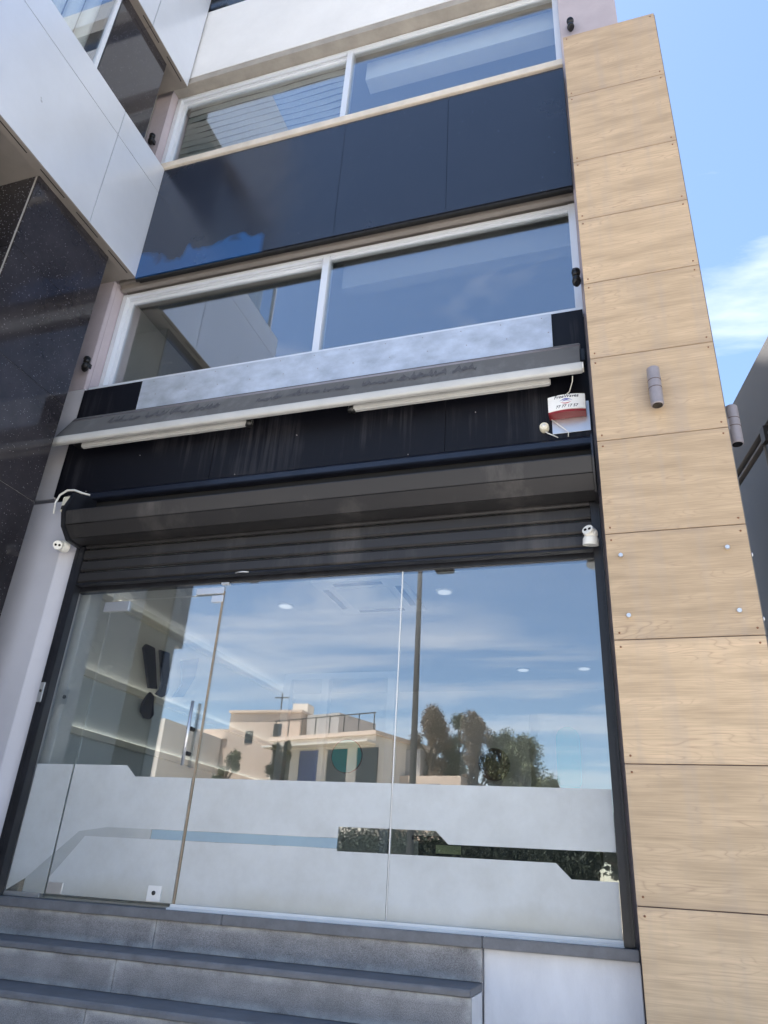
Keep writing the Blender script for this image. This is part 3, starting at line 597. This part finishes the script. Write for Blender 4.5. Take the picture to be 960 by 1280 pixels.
# faded lettering left on the valance: worn dark brush-like scrawl
def scrawl(x0, x1):
    bm = bmesh.new(); d = Vector((0, -.178, -.330)).normalized(); nrm = Vector((0, -.880, .475))
    def pt(x, s): return Vector((x, 4.90, 3.952))+d*s+nrm*.0035
    x = x0; row = None; base = .215
    while x < x1:
        tall = random.random() < .22
        c = base+random.uniform(-.02, .02)-(.045 if tall else 0); hh = random.uniform(.012, .04)+(.035 if tall else 0)
        nw = [bm.verts.new(pt(x, c-hh)), bm.verts.new(pt(x, c+hh))]
        if row: bm.faces.new((row[0], nw[0], nw[1], row[1]))
        row = nw; x += random.uniform(.012, .035)
        if random.random() < .06: row = None; x += random.uniform(.01, .05)
    return bm
for x0, x1 in ((-4.55, -3.25), (-2.95, -2.05), (-1.95, -.95)):
    tag(obj('faded_lettering', scrawl(x0, x1), 'faded_ink', fabr), 'faded dark lettering smeared along the awning fabric')

# ------------------------------------------------------------------ siren, bells, cameras, small lamps
SR = thing('alarm_siren', (-.26, 4.87, 3.28), 'red and white alarm siren box with blue emblem and phone number near the pillar', 'alarm siren')
box('back_plate', -.385, -.100, 4.926, 4.934, 3.13, 3.40, 'satin_steel', SR, .002)
def bow(x): return 4.835-.022*(1-((x+.262)/.14)**2)
bm = bmesh.new(); n = 14; F = []
prof = [(-.402+.28*i/n) for i in range(n+1)]
add_prism(bm, [(x, bow(x)+.008) for x in prof]+[(-.122, 4.925), (-.402, 4.925)], 2, 3.255, 3.395); obj('base', bm, 'red_plastic', SR, .004)
bm = bmesh.new()
add_prism(bm, [(x, bow(x)) for x in prof]+[(x, bow(x)+.012) for x in prof[::-1]], 2, 3.272, 3.408); fc = obj('cover', bm, 'white_powder', SR, .003)
def text(name, s, x, z, size, m, parent, shear=0):
    cu = bpy.data.curves.new(name, 'FONT'); cu.body = s; cu.size = size; cu.extrude = .0006; cu.align_x = 'CENTER'; cu.shear = shear; cu.offset = size*.012
    to = bpy.data.objects.new(name, cu); C.objects.link(to); dg = bpy.context.evaluated_depsgraph_get(); dg.update()
    me = bpy.data.meshes.new_from_object(to.evaluated_get(dg)); bpy.data.objects.remove(to, do_unlink=True)
    for v in me.vertices:
        X = x+v.co.x; v.co = Vector((X, bow(X)-.0008-v.co.z, z+v.co.y+H))-Vector((x, 4.82, z+H))
    me.materials.clear(); me.materials.append(M[m]); o = bpy.data.objects.new(name, me); C.objects.link(o); place(o, Vector((x, 4.82, z+H)), parent); return o
text('lettering', 'FreeWaves', -.262, 3.376, .040, 'ink_dark', fc, .25)
text('phone_number', '77 77 17 57', -.262, 3.288, .034, 'ink_dark', fc, .25)
def swoosh(x0, x1, z, h, m):
    bm = bmesh.new(); a = []; b = []
    for i in range(11):
        t = i/10; X = x0+(x1-x0)*t; zz_ = z+h*math.sin(math.pi*t)
        a.append(bm.verts.new((X, bow(X)-.001, zz_))); b.append(bm.verts.new((X, bow(X)-.001, zz_+.009*math.sin(math.pi*t)*(1 if h > 0 else -1)+.0005)))
    for i in range(10): bm.faces.new((a[i], a[i+1], b[i+1], b[i]))
    obj('emblem', bm, m, fc)
swoosh(-.315, -.215, 3.347, .013, 'ink_blue'); swoosh(-.310, -.220, 3.340, -.012, 'ink_red'); swoosh(-.295, -.235, 3.343, .005, 'ink_blue')
sb = thing('bell_sounder', (-.445, 4.935, 3.19), 'small round cream sounder on the dark fascia under the alarm siren', 'sounder')
bm = bmesh.new(); add_tube(bm, [(-.445, 4.936, 3.19), (-.445, 4.895, 3.19), (-.445, 4.885, 3.19)], [.036, .036, .030], 20); obj('body', bm, 'cream_plastic', sb); smooth_by_angle(sb.children[-1])
tube('cap', [(-.445, 4.885, 3.19), (-.445, 4.880, 3.19)], .018, 'white_plastic', sb, 16)
c1 = tube('cable', [(-.20, 4.76, 3.53), (-.205, 4.80, 3.51), (-.235, 4.86, 3.46), (-.30, 4.90, 3.43), (-.35, 4.915, 3.40)], .004, 'white_plastic', None, 6)
tag(c1, 'thin white cable hanging from the awning bar to the alarm siren', 'cable')
c2 = tube('cable', [(-.39, 4.915, 3.26), (-.34, 4.905, 3.20), (-.29, 4.905, 3.15), (-.265, 4.91, 3.12), (-.27, 4.925, 3.09)], .004, 'white_plastic', None, 6)
tag(c2, 'thin white cable looping down across the steel plate under the siren', 'cable')
c3 = tube('cable', [(-.44, 4.915, 3.155), (-.42, 4.905, 3.13), (-.38, 4.905, 3.105), (-.345, 4.92, 3.09)], .0045, 'white_plastic', None, 6)
tag(c3, 'short white cable running from the round cream sounder', 'cable')

def turret(c, aim, up, label):
    t = thing('security_camera', c, label, 'security camera', 'white turret security cameras')
    c = Vector(c); aim = Vector(aim).normalized(); up = Vector(up)
    tube('mount', [c-up*.066, c-up*.024, c-up*.008], [.054, .054, .046], 'white_plastic', t, 20); smooth_by_angle(t.children[-1])
    bm = bmesh.new(); add_ball(bm, c+up*.014, .047); bl = obj('ball', bm, 'white_plastic', t, smooth=True)
    f = c+up*.014+aim*.033
    tube('faceplate', [f, f+aim*.018], [.041, .039], 'white_plastic', bl, 20, False)
    s = aim.cross(Vector((0, 0, 1))).normalized()
    for k in (-1, 1): tube('lens', [f+aim*.0185+s*k*.016, f+aim*.021+s*k*.016], .011, 'dark_lens', bl, 12, False)
turret((-4.70, 4.79, 2.48), (.5, -.8, -.35), (-.15, -.95, -.2), 'white turret security camera under the left end of the shutter box')
turret((-.155, 4.80, 2.19), (-.35, -.75, .30), (0.1, -.2, .97), 'white turret security camera on the right shutter rail beside the wood pillar')
jb = thing('cable_box', (-4.74, 4.83, 2.86), 'cream connector box with a white cable loop at the left end of the shutter box', 'junction box')
box('body', -4.83, -4.735, 4.805, 4.868, 2.84, 2.99, 'cream_plastic', jb, .004)
box('socket', -4.82, -4.775, 4.798, 4.805, 2.855, 2.895, 'cabinet_dark', jb, .002)
tube('cable_loop', [(-4.885, 4.80, 2.82), (-4.90, 4.80, 2.93), (-4.872, 4.80, 3.01), (-4.80, 4.80, 3.052), (-4.72, 4.80, 3.045), (-4.65, 4.82, 3.02), (-4.60, 4.88, 3.02)], .010, 'white_plastic', jb, 8)

def spot(c, side, label):
    t = thing('spotlight', c, label, 'spotlight', 'small black spotlights on the window jambs')
    x, y, z = c
    box('bracket', x-.012, x+.012, y+.03, y+.075, z-.03, z+.03, 'black_plastic', t, .002)
    for s in (-1, 1):
        b = tube('barrel', [(x, y, z+s*.008), (x, y, z+s*.018), (x, y, z+s*.075), (x+.004, y-.004, z+s*.082)], [.030, .034, .034, .028], 'black_plastic', t, 14)
        tube('collar', [(x, y, z+s*.045), (x, y, z+s*.052)], .038, 'black_plastic', b, 14, False)
spot((-5.13, 4.905, 4.66), -1, 'small black twin spotlight on the left jamb of the middle windows')
spot((-.118, 4.91, 4.665), 1, 'small black twin spotlight at the right end of the middle windows')
spot((-5.17, 4.935, 8.25), -1, 'small black twin spotlight on the mauve jamb left of the blinds window')
spot((.028, 4.935, 8.23), 1, 'small black twin spotlight on the mauve pier over the wood pillar')

# ------------------------------------------------------------------ neighbouring building on the left
L = thing('neighbour_building', (-8, 3.6, G), 'neighbouring building with white metal bays over polished black granite walls', 'building')
BX = -4.85
def bay(z0, z1, rows, yj, y0=2.2, y1=4.965):
    box('bay_core', -12, BX-.03, y0+.03, y1, z0+.02, z1, 'black_gap', L, 0)
    ys = [y0]+yj+[y1]
    for a, b in zip(rows, rows[1:]):
        for p, q in zip(ys, ys[1:]): box('white_panel', BX-.025, BX, p+.004, q-.004, a+.004, b-.004, 'composite_white', L, .002)
        xs = [BX, -6.6, -8.4, -10.2, -12]
        for p, q in zip(xs[1:], xs): box('white_panel', p+.004, q-.03, y0, y0+.025, a+.004, b-.004, 'composite_white', L, .002)
    # folded edge of the bay and recessed soffit behind it
    for p, q in zip(ys, ys[1:]): box('soffit_edge', BX-.115, BX-.001, p+.003, q-.003, z0-.012, z0+.002, 'soffit', L, .001)
    box('soffit', -12, BX-.122, y0+.1, y1, z0+.004, z0+.018, 'soffit', L, 0)
    for y in [y0+.25+.52*i for i in range(5)]: box('vent_slot', BX-.045, BX-.033, y, y+.34, z0-.0135, z0-.0115, 'black_gap', L, 0)
bay(5.85, 7.60, [5.85, 7.20, 7.60], [4.165])
bay(9.20, 11.7, [9.20, 11.0, 11.7], [4.155])
GXp = -4.95
def granite_block(y0, y1, zs_, x1=GXp, x0=-7.6):
    box('granite_core', x0, x1-.006, y0+.006, y1-.004, zs_[0], zs_[-1]-.002, 'grey_render', L, 0)
    for a, b in zip(zs_, zs_[1:]):
        box('granite_tile', x1-.022, x1, y0, y1-.001, a+.002, b-.002, 'granite_black', L, .0015)
        for k in range(2): box('granite_tile', x0+k*1.3+.002, x0+(k+1)*1.3-.002, y0, y0+.02, a+.002, b-.002, 'granite_black', L, .0015)
granite_block(3.55, 4.62, [G, -.3, .75, 1.80, 2.85, 3.9, 4.95, 5.848])
granite_block(2.85, 3.02, [G, -.3, .75, 1.80, 2.85, 3.9, 4.95, 5.848], x0=-7.55)
box('granite_tile', GXp-.4, GXp+.002, 2.70, 2.848, 2.27, 3.3, 'granite_black', L, .002)
box('back_wall', -12, -7.6, 4.5, 4.9, G, 5.84, 'granite_black', L, 0)
# recessed middle storey: granite end, then glazing with curtain behind
box('granite_tile', GXp-.4, GXp, 3.74, 4.62, 7.60, 9.195, 'granite_black', L, .002)
wl = box('window', GXp-.06, GXp-.01, 3.69, 3.735, 7.60, 9.19, 'alu_white', L, .003)
box('pane', GXp-.045, GXp-.035, 2.32, 3.69, 7.62, 9.19, 'window_glass', wl, 0)
box('frame', GXp-.06, GXp-.01, 2.28, 2.32, 7.60, 9.19, 'alu_white', wl, .003)
for k in range(7):
    bm = bmesh.new(); add_tube(bm, [(GXp-.25, 2.45+k*.19, 7.62), (GXp-.25, 2.45+k*.19, 9.18)], .075, 10); obj('curtain_fold', bm, 'blind_fabric', wl, smooth=True)
box('room_back', -8, -7.9, 2.4, 4.6, 7.6, 9.19, 'office_dark', L, 0)
box('wall', -12, -5.37, 4.97, 14, G, 11.6, 'grey_render', L, 0)

# ------------------------------------------------------------------ building on the right, beyond the alley
R_ = thing('side_building', (3.5, 10.5, G), 'plain grey building across the alley with a dark recessed channel along its wall', 'building')
a0 = Vector((2.25, 12.2)); dv = (Vector((2.58, 10.46))-a0).normalized(); nv = Vector((dv.y, -dv.x))     # along the wall towards the street
if nv.x > 0: nv = -nv                                                                                # outward: towards -X
def wallslab(name, s0, s1, z0, z1, out0, out1, m, bevel=.004):
    p = [a0+dv*s0+nv*out1, a0+dv*s1+nv*out1, a0+dv*s1+nv*out0, a0+dv*s0+nv*out0]
    return prism(name, [(q.x, q.y) for q in p], 2, z0, z1, m, R_, bevel)
wallslab('wall', -3, 7.5, 6.82, 8.0, -6, 0, 'wall_grey_right')
wallslab('wall', -3, 7.5, G, 6.55, -6, -.06, 'panel_grey_right')
wallslab('channel', -3, 7.5, 6.55, 6.82, -6, -.14, 'black_gap')
wallslab('channel_rail', -3, 7.5, 6.655, 6.70, -.14, -.02, 'soffit')
wallslab('bracket', .86, 1.02, 6.55, 6.82, -.13, .03, 'cabinet_dark')
for s in (-1.6, .82, 3.24, 5.66):
    wallslab('cladding_panel', s+.01, s+2.41, 3.4, 6.54, -.058, -.03, 'panel_grey_right'); wallslab('cladding_panel', s+.01, s+2.41, .2, 3.39, -.058, -.03, 'panel_grey_right')
    wallslab('cladding_trim', s-.03, s+.008, 0, 6.545, -.058, -.005, 'wall_grey_right')

# ------------------------------------------------------------------ showroom interior seen through the glass
FZ, CZ = -.262, 2.46
tag(box('showroom_floor', -4.92, .34, 5.07, 10.4, FZ-.05, FZ, 'interior_floor', None, 0), kind='structure')
tag(box('showroom_ceiling', -5.0, .34, 5.07, 10.4, CZ, CZ+.1, 'white_render', None, 0), kind='structure')
tag(box('showroom_back_wall', -5.0, .34, 10.4, 10.5, FZ, CZ, 'interior_wall', None, 0), kind='structure')
lw = tag(box('showroom_side_wall', -5.05, -4.93, 5.3, 10.4, FZ, CZ, 'interior_wall', None, 0), kind='structure')
box('lower_panel', -4.93, -4.92, 5.32, 10.39, FZ, 1.58, 'interior_lower', lw, 0)
for z in (2.34, 1.58, 1.05):
    lg = box('ledge', -4.92, -4.86, 5.32, 10.39, z-.03, z+.03, 'ledge_cream', lw, .004)
    box('fill_light_strip', -4.905, -4.885, 5.4, 10.3, z+.0305, z+.036, 'fill_strip' if z < 2 else 'fill_strip_top', lg, 0)  # added glowing strip, hidden on top of the ledge, brightens the showroom
tag(box('showroom_right_wall', .26, .34, 5.3, 10.4, FZ, CZ, 'interior_wall', None, 0), kind='structure')
tag(box('showroom_column', -4.60, -4.50, 5.09, 5.25, FZ, CZ, 'white_render', None, .004), kind='structure')
LG = thing('wall_emblem', (-4.85, 6.9, 1.35), 'dark navy emblem of two upright strokes and a hook on the showroom side wall', 'wall emblem')
def glyph(pts, m='logo_navy'):
    prism('stroke', pts, 0, -4.86, -4.83, m, LG, .003)
glyph([(6.43, 2.03), (6.47, 2.08), (6.62, 2.08), (6.645, 2.03), (6.80, 1.68), (6.66, 1.655)])
glyph([(6.72, 2.09), (6.90, 2.105), (7.02, 1.74), (6.99, 1.66), (6.92, 1.615), (6.80, 1.625), (6.86, 1.69), (6.875, 1.76)])
glyph([(6.70, 1.625), (6.77, 1.60), (6.79, 1.50), (6.83, 1.41), (6.78, 1.355), (6.69, 1.35), (6.61, 1.40), (6.60, 1.47), (6.645, 1.56)])
glyph([(7.16, 2.09), (7.50, 2.21), (7.49, 1.97), (7.32, 1.71), (7.12, 1.66), (7.25, 1.84)], 'logo_pale')
AC = thing('ceiling_air_conditioner', (-2.31, 6.37, CZ), 'square white ceiling cassette air conditioner inside the showroom', 'air conditioner')
box('panel', -2.75, -1.87, 5.90, 6.84, CZ-.035, CZ-.001, 'white_powder', AC, .01)
box('grille', -2.57, -2.05, 6.10, 6.64, CZ-.042, CZ-.036, 'interior_lower', AC, .004)
for x0, x1, y0, y1 in ((-2.55, -2.07, 5.97, 6.03), (-2.55, -2.07, 6.71, 6.77), (-2.70, -2.64, 6.10, 6.64), (-1.98, -1.92, 6.10, 6.64)): box('vane', x0, x1, y0, y1, CZ-.041, CZ-.036, 'cabinet_dark', AC, .002)
for x, y, lb in ((-1.58, 6.4, 'round ceiling downlight right beside the ceiling air conditioner'), (-3.3, 6.55, 'round ceiling downlight between the air conditioner and the emblem wall'), (-1.25, 9.3, 'round ceiling downlight deep in the showroom above the maroon panel'), (-.5, 9.3, 'round ceiling downlight deep in the showroom above the capsule panel')):
    t = thing('downlight', (x, y, CZ), lb, 'downlight', 'showroom ceiling downlights')
    tube('trim', [(x, y, CZ-.001), (x, y, CZ-.012)], .085, 'white_powder', t, 20, False); tube('lamp', [(x, y, CZ-.0125), (x, y, CZ-.015)], .065, 'led', t, 20, False)
PT = thing('display_partition', (-2.4, 8.6, FZ), 'white post and panel partition inside the showroom', 'partition')
for x in (-4.15, -3.62, -2.75): box('post', x-.05, x+.05, 8.55, 8.65, FZ, 2.2, 'white_render', PT, .004)
for a, b in ((-1.90, -1.10), (-1.0, -.25)):
    box('display_panel', a, b, 8.58, 8.62, .6, 1.75, 'counter_pale', PT, .004)
box('rail', -4.2, -2.7, 8.56, 8.64, 2.2, 2.28, 'white_render', PT, .004)
def disc(x, y, z, r, m, label, cat):
    t = thing('round_panel', (x, y, z), label, cat)
    tube('face', [(x, y, z), (x, y-.02, z)], r, m, t, 40, False)
    bm = bmesh.new(); add_tube(bm, [(x, y+.001, z), (x, y-.012, z)], r*1.06, 40); obj('rim', bm, 'cabinet_dark', t)
disc(-3.24, 8.5, 1.26, .185, 'teal', 'round teal panel hanging in the showroom', 'wall panel')
disc(-1.49, 8.5, 1.19, .165, 'maroon_dark', 'round dark maroon panel hanging in the showroom', 'wall panel')
bm = bmesh.new(); pts = [(-.68+.13*math.cos(a), 1.47+.13*math.sin(a)) for a in [math.pi*i/12 for i in range(13)]]+[(-.68+.13*math.cos(a), 1.05+.13*math.sin(a)) for a in [math.pi+math.pi*i/12 for i in range(13)]]
add_prism(bm, pts, 1, 8.50, 8.53); tag(obj('capsule_mirror', bm, 'teal'), 'tall capsule shaped pale panel hanging in the showroom', 'wall panel')
CT = thing('counter', (-1.2, 7.3, FZ), 'dark low showroom counter with pale top behind the glass', 'counter')
box('body', -1.95, -.35, 7.1, 7.6, FZ, .32, 'cabinet_dark', CT, .005); box('top', -2.0, -.3, 7.05, 7.65, .321, .36, 'cabinet_dark', CT, .005)
nb = box('notice_card', -1.78, -1.55, 7.085, 7.095, .22, .29, 'paper_yellow', None, .001); tag(nb, 'pale yellow card stuck on the dark showroom counter', 'card')

# ------------------------------------------------------------------ across the street (seen mirrored in the glass)
def rot_building(name, cx, cy, rz, label, group='buildings across the street'):
    t = thing(name, (cx, cy, G), label, 'building', group); t.rotation_euler.z = rz; return t
def rbox(name, t, x0, x1, y0, y1, z0, z1, m, parent=None, bevel=0):
    """box in the thing's own axes"""
    bm = bmesh.new(); add_box(bm, x0, x1, y0, y1, z0, z1)
    me = bpy.data.meshes.new(name); bm.to_mesh(me); bm.free(); me.materials.append(M[m]); o = bpy.data.objects.new(name, me); C.objects.link(o); o.parent = parent or t; return o
pa = rot_building('peach_house', -20.6, -32, 0, 'peach rendered block with two small windows and a roof aerial')
rbox('wall', pa, -2.3, 2.3, -3, 2, 0, 9.7, 'peach_render'); rbox('wall', pa, -9, -2.31, -3, 1.9, 0, 8.2, 'peach_render')
rbox('parapet', pa, -2.4, 2.4, -3.1, 2.1, 9.7, 9.85, 'peach_render')
for x, z in ((-.9, 8.3), (.9, 8.7), (-4, 7.0), (-6, 7.0), (-4, 4.6), (-6, 4.6), (-.9, 5.6), (.9, 5.6)): rbox('window', pa, x-.25, x+.25, 1.9, 2.02, z-.35, z+.35, 'dark_window')
rbox('aerial', pa, -.03, .03, 0, .06, 9.8, 11.3, 'cabinet_dark'); rbox('aerial', pa, -.5, .5, 0, .05, 11.0, 11.06, 'cabinet_dark')
pb = rot_building('low_house', -15.4, -30, math.radians(18), 'low pale house with a blue door and a glass roof rail')
rbox('wall', pb, -3.6, 3.6, -4, 2, 0, 7.9, 'pale_render'); rbox('roof_slab', pb, -3.8, 3.8, -4, 2.3, 7.9, 8.1, 'peach_render')
for x in (-3.5, -1.5, .5, 2.5): rbox('window', pb, x-.0, x+1.3, 1.95, 2.03, 4.2, 7.3, 'blue_door' if x == -1.5 else 'dark_window')
for k in range(8): rbox('rail_post', pb, -3.5+k, -3.46+k, 2.1, 2.14, 8.1, 9.0, 'cabinet_dark')
rbox('hand_rail', pb, -3.6, 3.6, 2.09, 2.15, 9.0, 9.05, 'cabinet_dark')
pc = rot_building('grey_house', -10.6, -31, math.radians(8), 'small grey and peach house half hidden by the street lamp')
rbox('wall', pc, -1.6, 2.4, -4, 2, 0, 6.2, 'peach_render'); rbox('stair_tower', pc, -1.7, -.1, -3, 1.5, 6.2, 7.6, 'grey_render'); rbox('window', pc, -.9, -.3, 1.95, 2.04, 4.8, 5.8, 'dark_window'); rbox('window', pc, .7, 1.3, 1.95, 2.04, 4.8, 5.8, 'dark_window')
for x, z in ((-5.2, 5.8), (-7.6, 5.8), (-7.6, 7.0), (1.5, 7.2), (-1.6, 7.0)): rbox('window', pa, x-.22, x+.22, 1.9, 2.03, z-.3, z+.3, 'dark_window')
for x, z in ((-3.0, 6.0), (1.6, 5.0)):
    a_ = rbox('air_conditioner', pa, x-.4, x+.4, 2.0, 2.35, z, z+.55, 'pale_render')
tk = rbox('water_tank', pa, .6, 1.6, -1.4, -.4, 9.86, 10.75, 'pale_render'); rbox('tank_stand', pa, .55, 1.65, -1.45, -.35, 9.85, 9.9, 'cabinet_dark')
rbox('parapet', pa, -9.1, -2.31, 1.8, 2.0, 8.2, 8.75, 'peach_render'); rbox('ledge', pa, -9.0, -2.31, 1.9, 2.12, 6.1, 6.2, 'pale_render')
for x in (-3.62, -1.62, .38, 2.38): rbox('window_frame', pb, x, x+.08, 2.0, 2.06, 4.2, 7.3, 'pale_render')
rbox('canopy', pb, -3.7, 3.7, 2.0, 2.9, 7.45, 7.55, 'pale_render')
rbox('roof_room', pb, -2.6, -.2, -3, .5, 8.1, 9.6, 'grey_render')
pd = rot_building('pale_house', -27.5, -26, 0, 'pale stepped house with small square windows at the street corner')
rbox('wall', pd, -4, 4.2, -4, 2, 0, 8.2, 'pale_render')
for x in (-2, 0, 2): 
    for z in (2.5, 4.8, 7.0): rbox('window', pd, x-.3, x+.3, 1.95, 2.03, z-.35, z+.35, 'dark_window')

LX, LY = -5.76, -10.2
LP = thing('street_lamp', (LX, LY, G), 'tall dark street lamp post across the road', 'street lamp')
tube('pole', [(LX, LY, G), (LX, LY, G+.5), (LX, LY, 8.95)], [.13, .105, .07], 'lamp_pole', LP, 14)
tube('arm', [(LX, LY, 8.75), (LX+.4, LY, 8.84), (LX+.7, LY, 8.50)], .035, 'lamp_pole', LP, 10)
box('lamp_head', LX+.5, LX+1.05, LY-.14, LY+.14, 8.36, 8.50, 'lamp_pole', LP, .02)

def tree(x, y, h, rx, rz, zc, m, label, nl, name='street_tree', size=.075, lobes=9):
    rnd = random.Random(int(x*100)+int(y*7))
    t = thing(name, (x, y, G), label, 'tree', 'trees across the street')
    bm = bmesh.new(); add_tube(bm, [(x, y, G), (x+.1, y, G+h*.3), (x-.05, y+.05, G+h*.6), (x, y, G+h*.85)], [.2, .15, .1, .04], 8)
    lob = []
    for k in range(lobes):
        a = rnd.uniform(0, 6.28); q = rnd.random()**.5; zz_ = rnd.uniform(-1, 1)
        w = math.sqrt(max(.05, 1-zz_*zz_))
        c = Vector((x+rx*.72*q*w*math.cos(a), y+rx*.72*q*w*math.sin(a), G+zc+rz*.78*zz_)); lob.append((c, rx*rnd.uniform(.24, .40)))
        add_tube(bm, [(x, y, c.z-rz*.35), (c.x*.6+x*.4, c.y*.6+y*.4, c.z-rz*.12), c], [.06, .04, .015], 5)
    obj('trunk', bm, 'bark', t)
    bm = bmesh.new()
    for i in range(nl):
        c, r = lob[rnd.randrange(len(lob))]
        d = Vector((rnd.gauss(0, 1), rnd.gauss(0, 1), rnd.gauss(0, 1))).normalized()*r*(rnd.random()**.4)*rnd.uniform(.7, 1.15); d.z *= 1.25
        p = c+d; u = Vector((rnd.gauss(0, 1), rnd.gauss(0, 1), rnd.gauss(0, 1))).normalized(); v = u.orthogonal().normalized(); s = size*rnd.uniform(.6, 1.2)
        bm.faces.new([bm.verts.new(p+u*s), bm.verts.new(p+v*s*.35), bm.verts.new(p-u*s), bm.verts.new(p-v*s*.35)])
    obj('crown', bm, m, t)
tree(-10.4, -30, 10.2, 1.35, 3.0, 7.2, 'leaf_red', 'tall slim tree with reddish foliage across the street', 19000, lobes=30)
tree(-9.1, -31, 10.1, 1.3, 3.1, 7.0, 'leaf_olive', 'tall slim olive green tree second in the tree row', 19000, lobes=30)
tree(-7.9, -30, 10.1, 1.35, 3.2, 6.9, 'leaf_red', 'tall slim brownish tree at the middle of the tree row', 19000, lobes=30)
tree(-6.7, -30.5, 9.2, 1.4, 2.9, 6.2, 'leaf_olive', 'olive green tree between the brownish tree and the broad one', 19000, lobes=30)
tree(-5.5, -29, 8.5, 1.7, 2.7, 5.7, 'leaf_olive', 'broad olive green tree near the end of the tree row', 22000, lobes=34)
tree(-4.3, -28, 6.6, 1.2, 1.8, 4.6, 'leaf_olive', 'short bushy olive tree past the tree row', 12000, lobes=20)
tree(-20.4, -26, 7.6, .9, 2.6, 5.2, 'leaf_olive', 'sparse slim tree before the peach block', 4500, lobes=9)
tree(-17.7, -27, 8.0, .9, 2.8, 5.6, 'leaf_dark', 'sparse dark tree beside the peach block corner', 4800, lobes=9)
tree(-.5, -11.3, 4.2, 1.2, 1.1, 2.6, 'leaf_dark', 'low dark shade tree on the far pavement', 2600, size=.12, lobes=9)
rnd = random.Random(3)
bm = bmesh.new()
for i in range(26000):
    p = Vector((rnd.uniform(-9, -1.2), -12.2+rnd.gauss(0, .4), G+2.85*rnd.random()**.6*(1-.2*rnd.random()))); u = Vector((rnd.gauss(0, 1), rnd.gauss(0, 1), rnd.gauss(0, 1))).normalized(); v = u.orthogonal().normalized(); s = .06*rnd.uniform(.6, 1.3)
    bm.faces.new([bm.verts.new(p+u*s), bm.verts.new(p+v*s*.45), bm.verts.new(p-u*s), bm.verts.new(p-v*s*.45)])
hg = obj('hedge', bm, 'leaf_dark')
bm = bmesh.new(); bmesh.ops.create_grid(bm, x_segments=60, y_segments=12, size=1)
for v in bm.verts: v.co = Vector((-5.1+v.co.x*3.85+.05*math.sin(v.index*1.7), -13.65+.22*math.cos(v.co.y*1.57)+.06*math.sin(v.index*2.9), G+1.22+v.co.y*1.2+.06*math.sin(v.index*.7)))
obj('inner_growth', bm, 'leaf_dark', hg)
tag(hg, 'long dark clipped hedge along the far pavement', 'hedge')
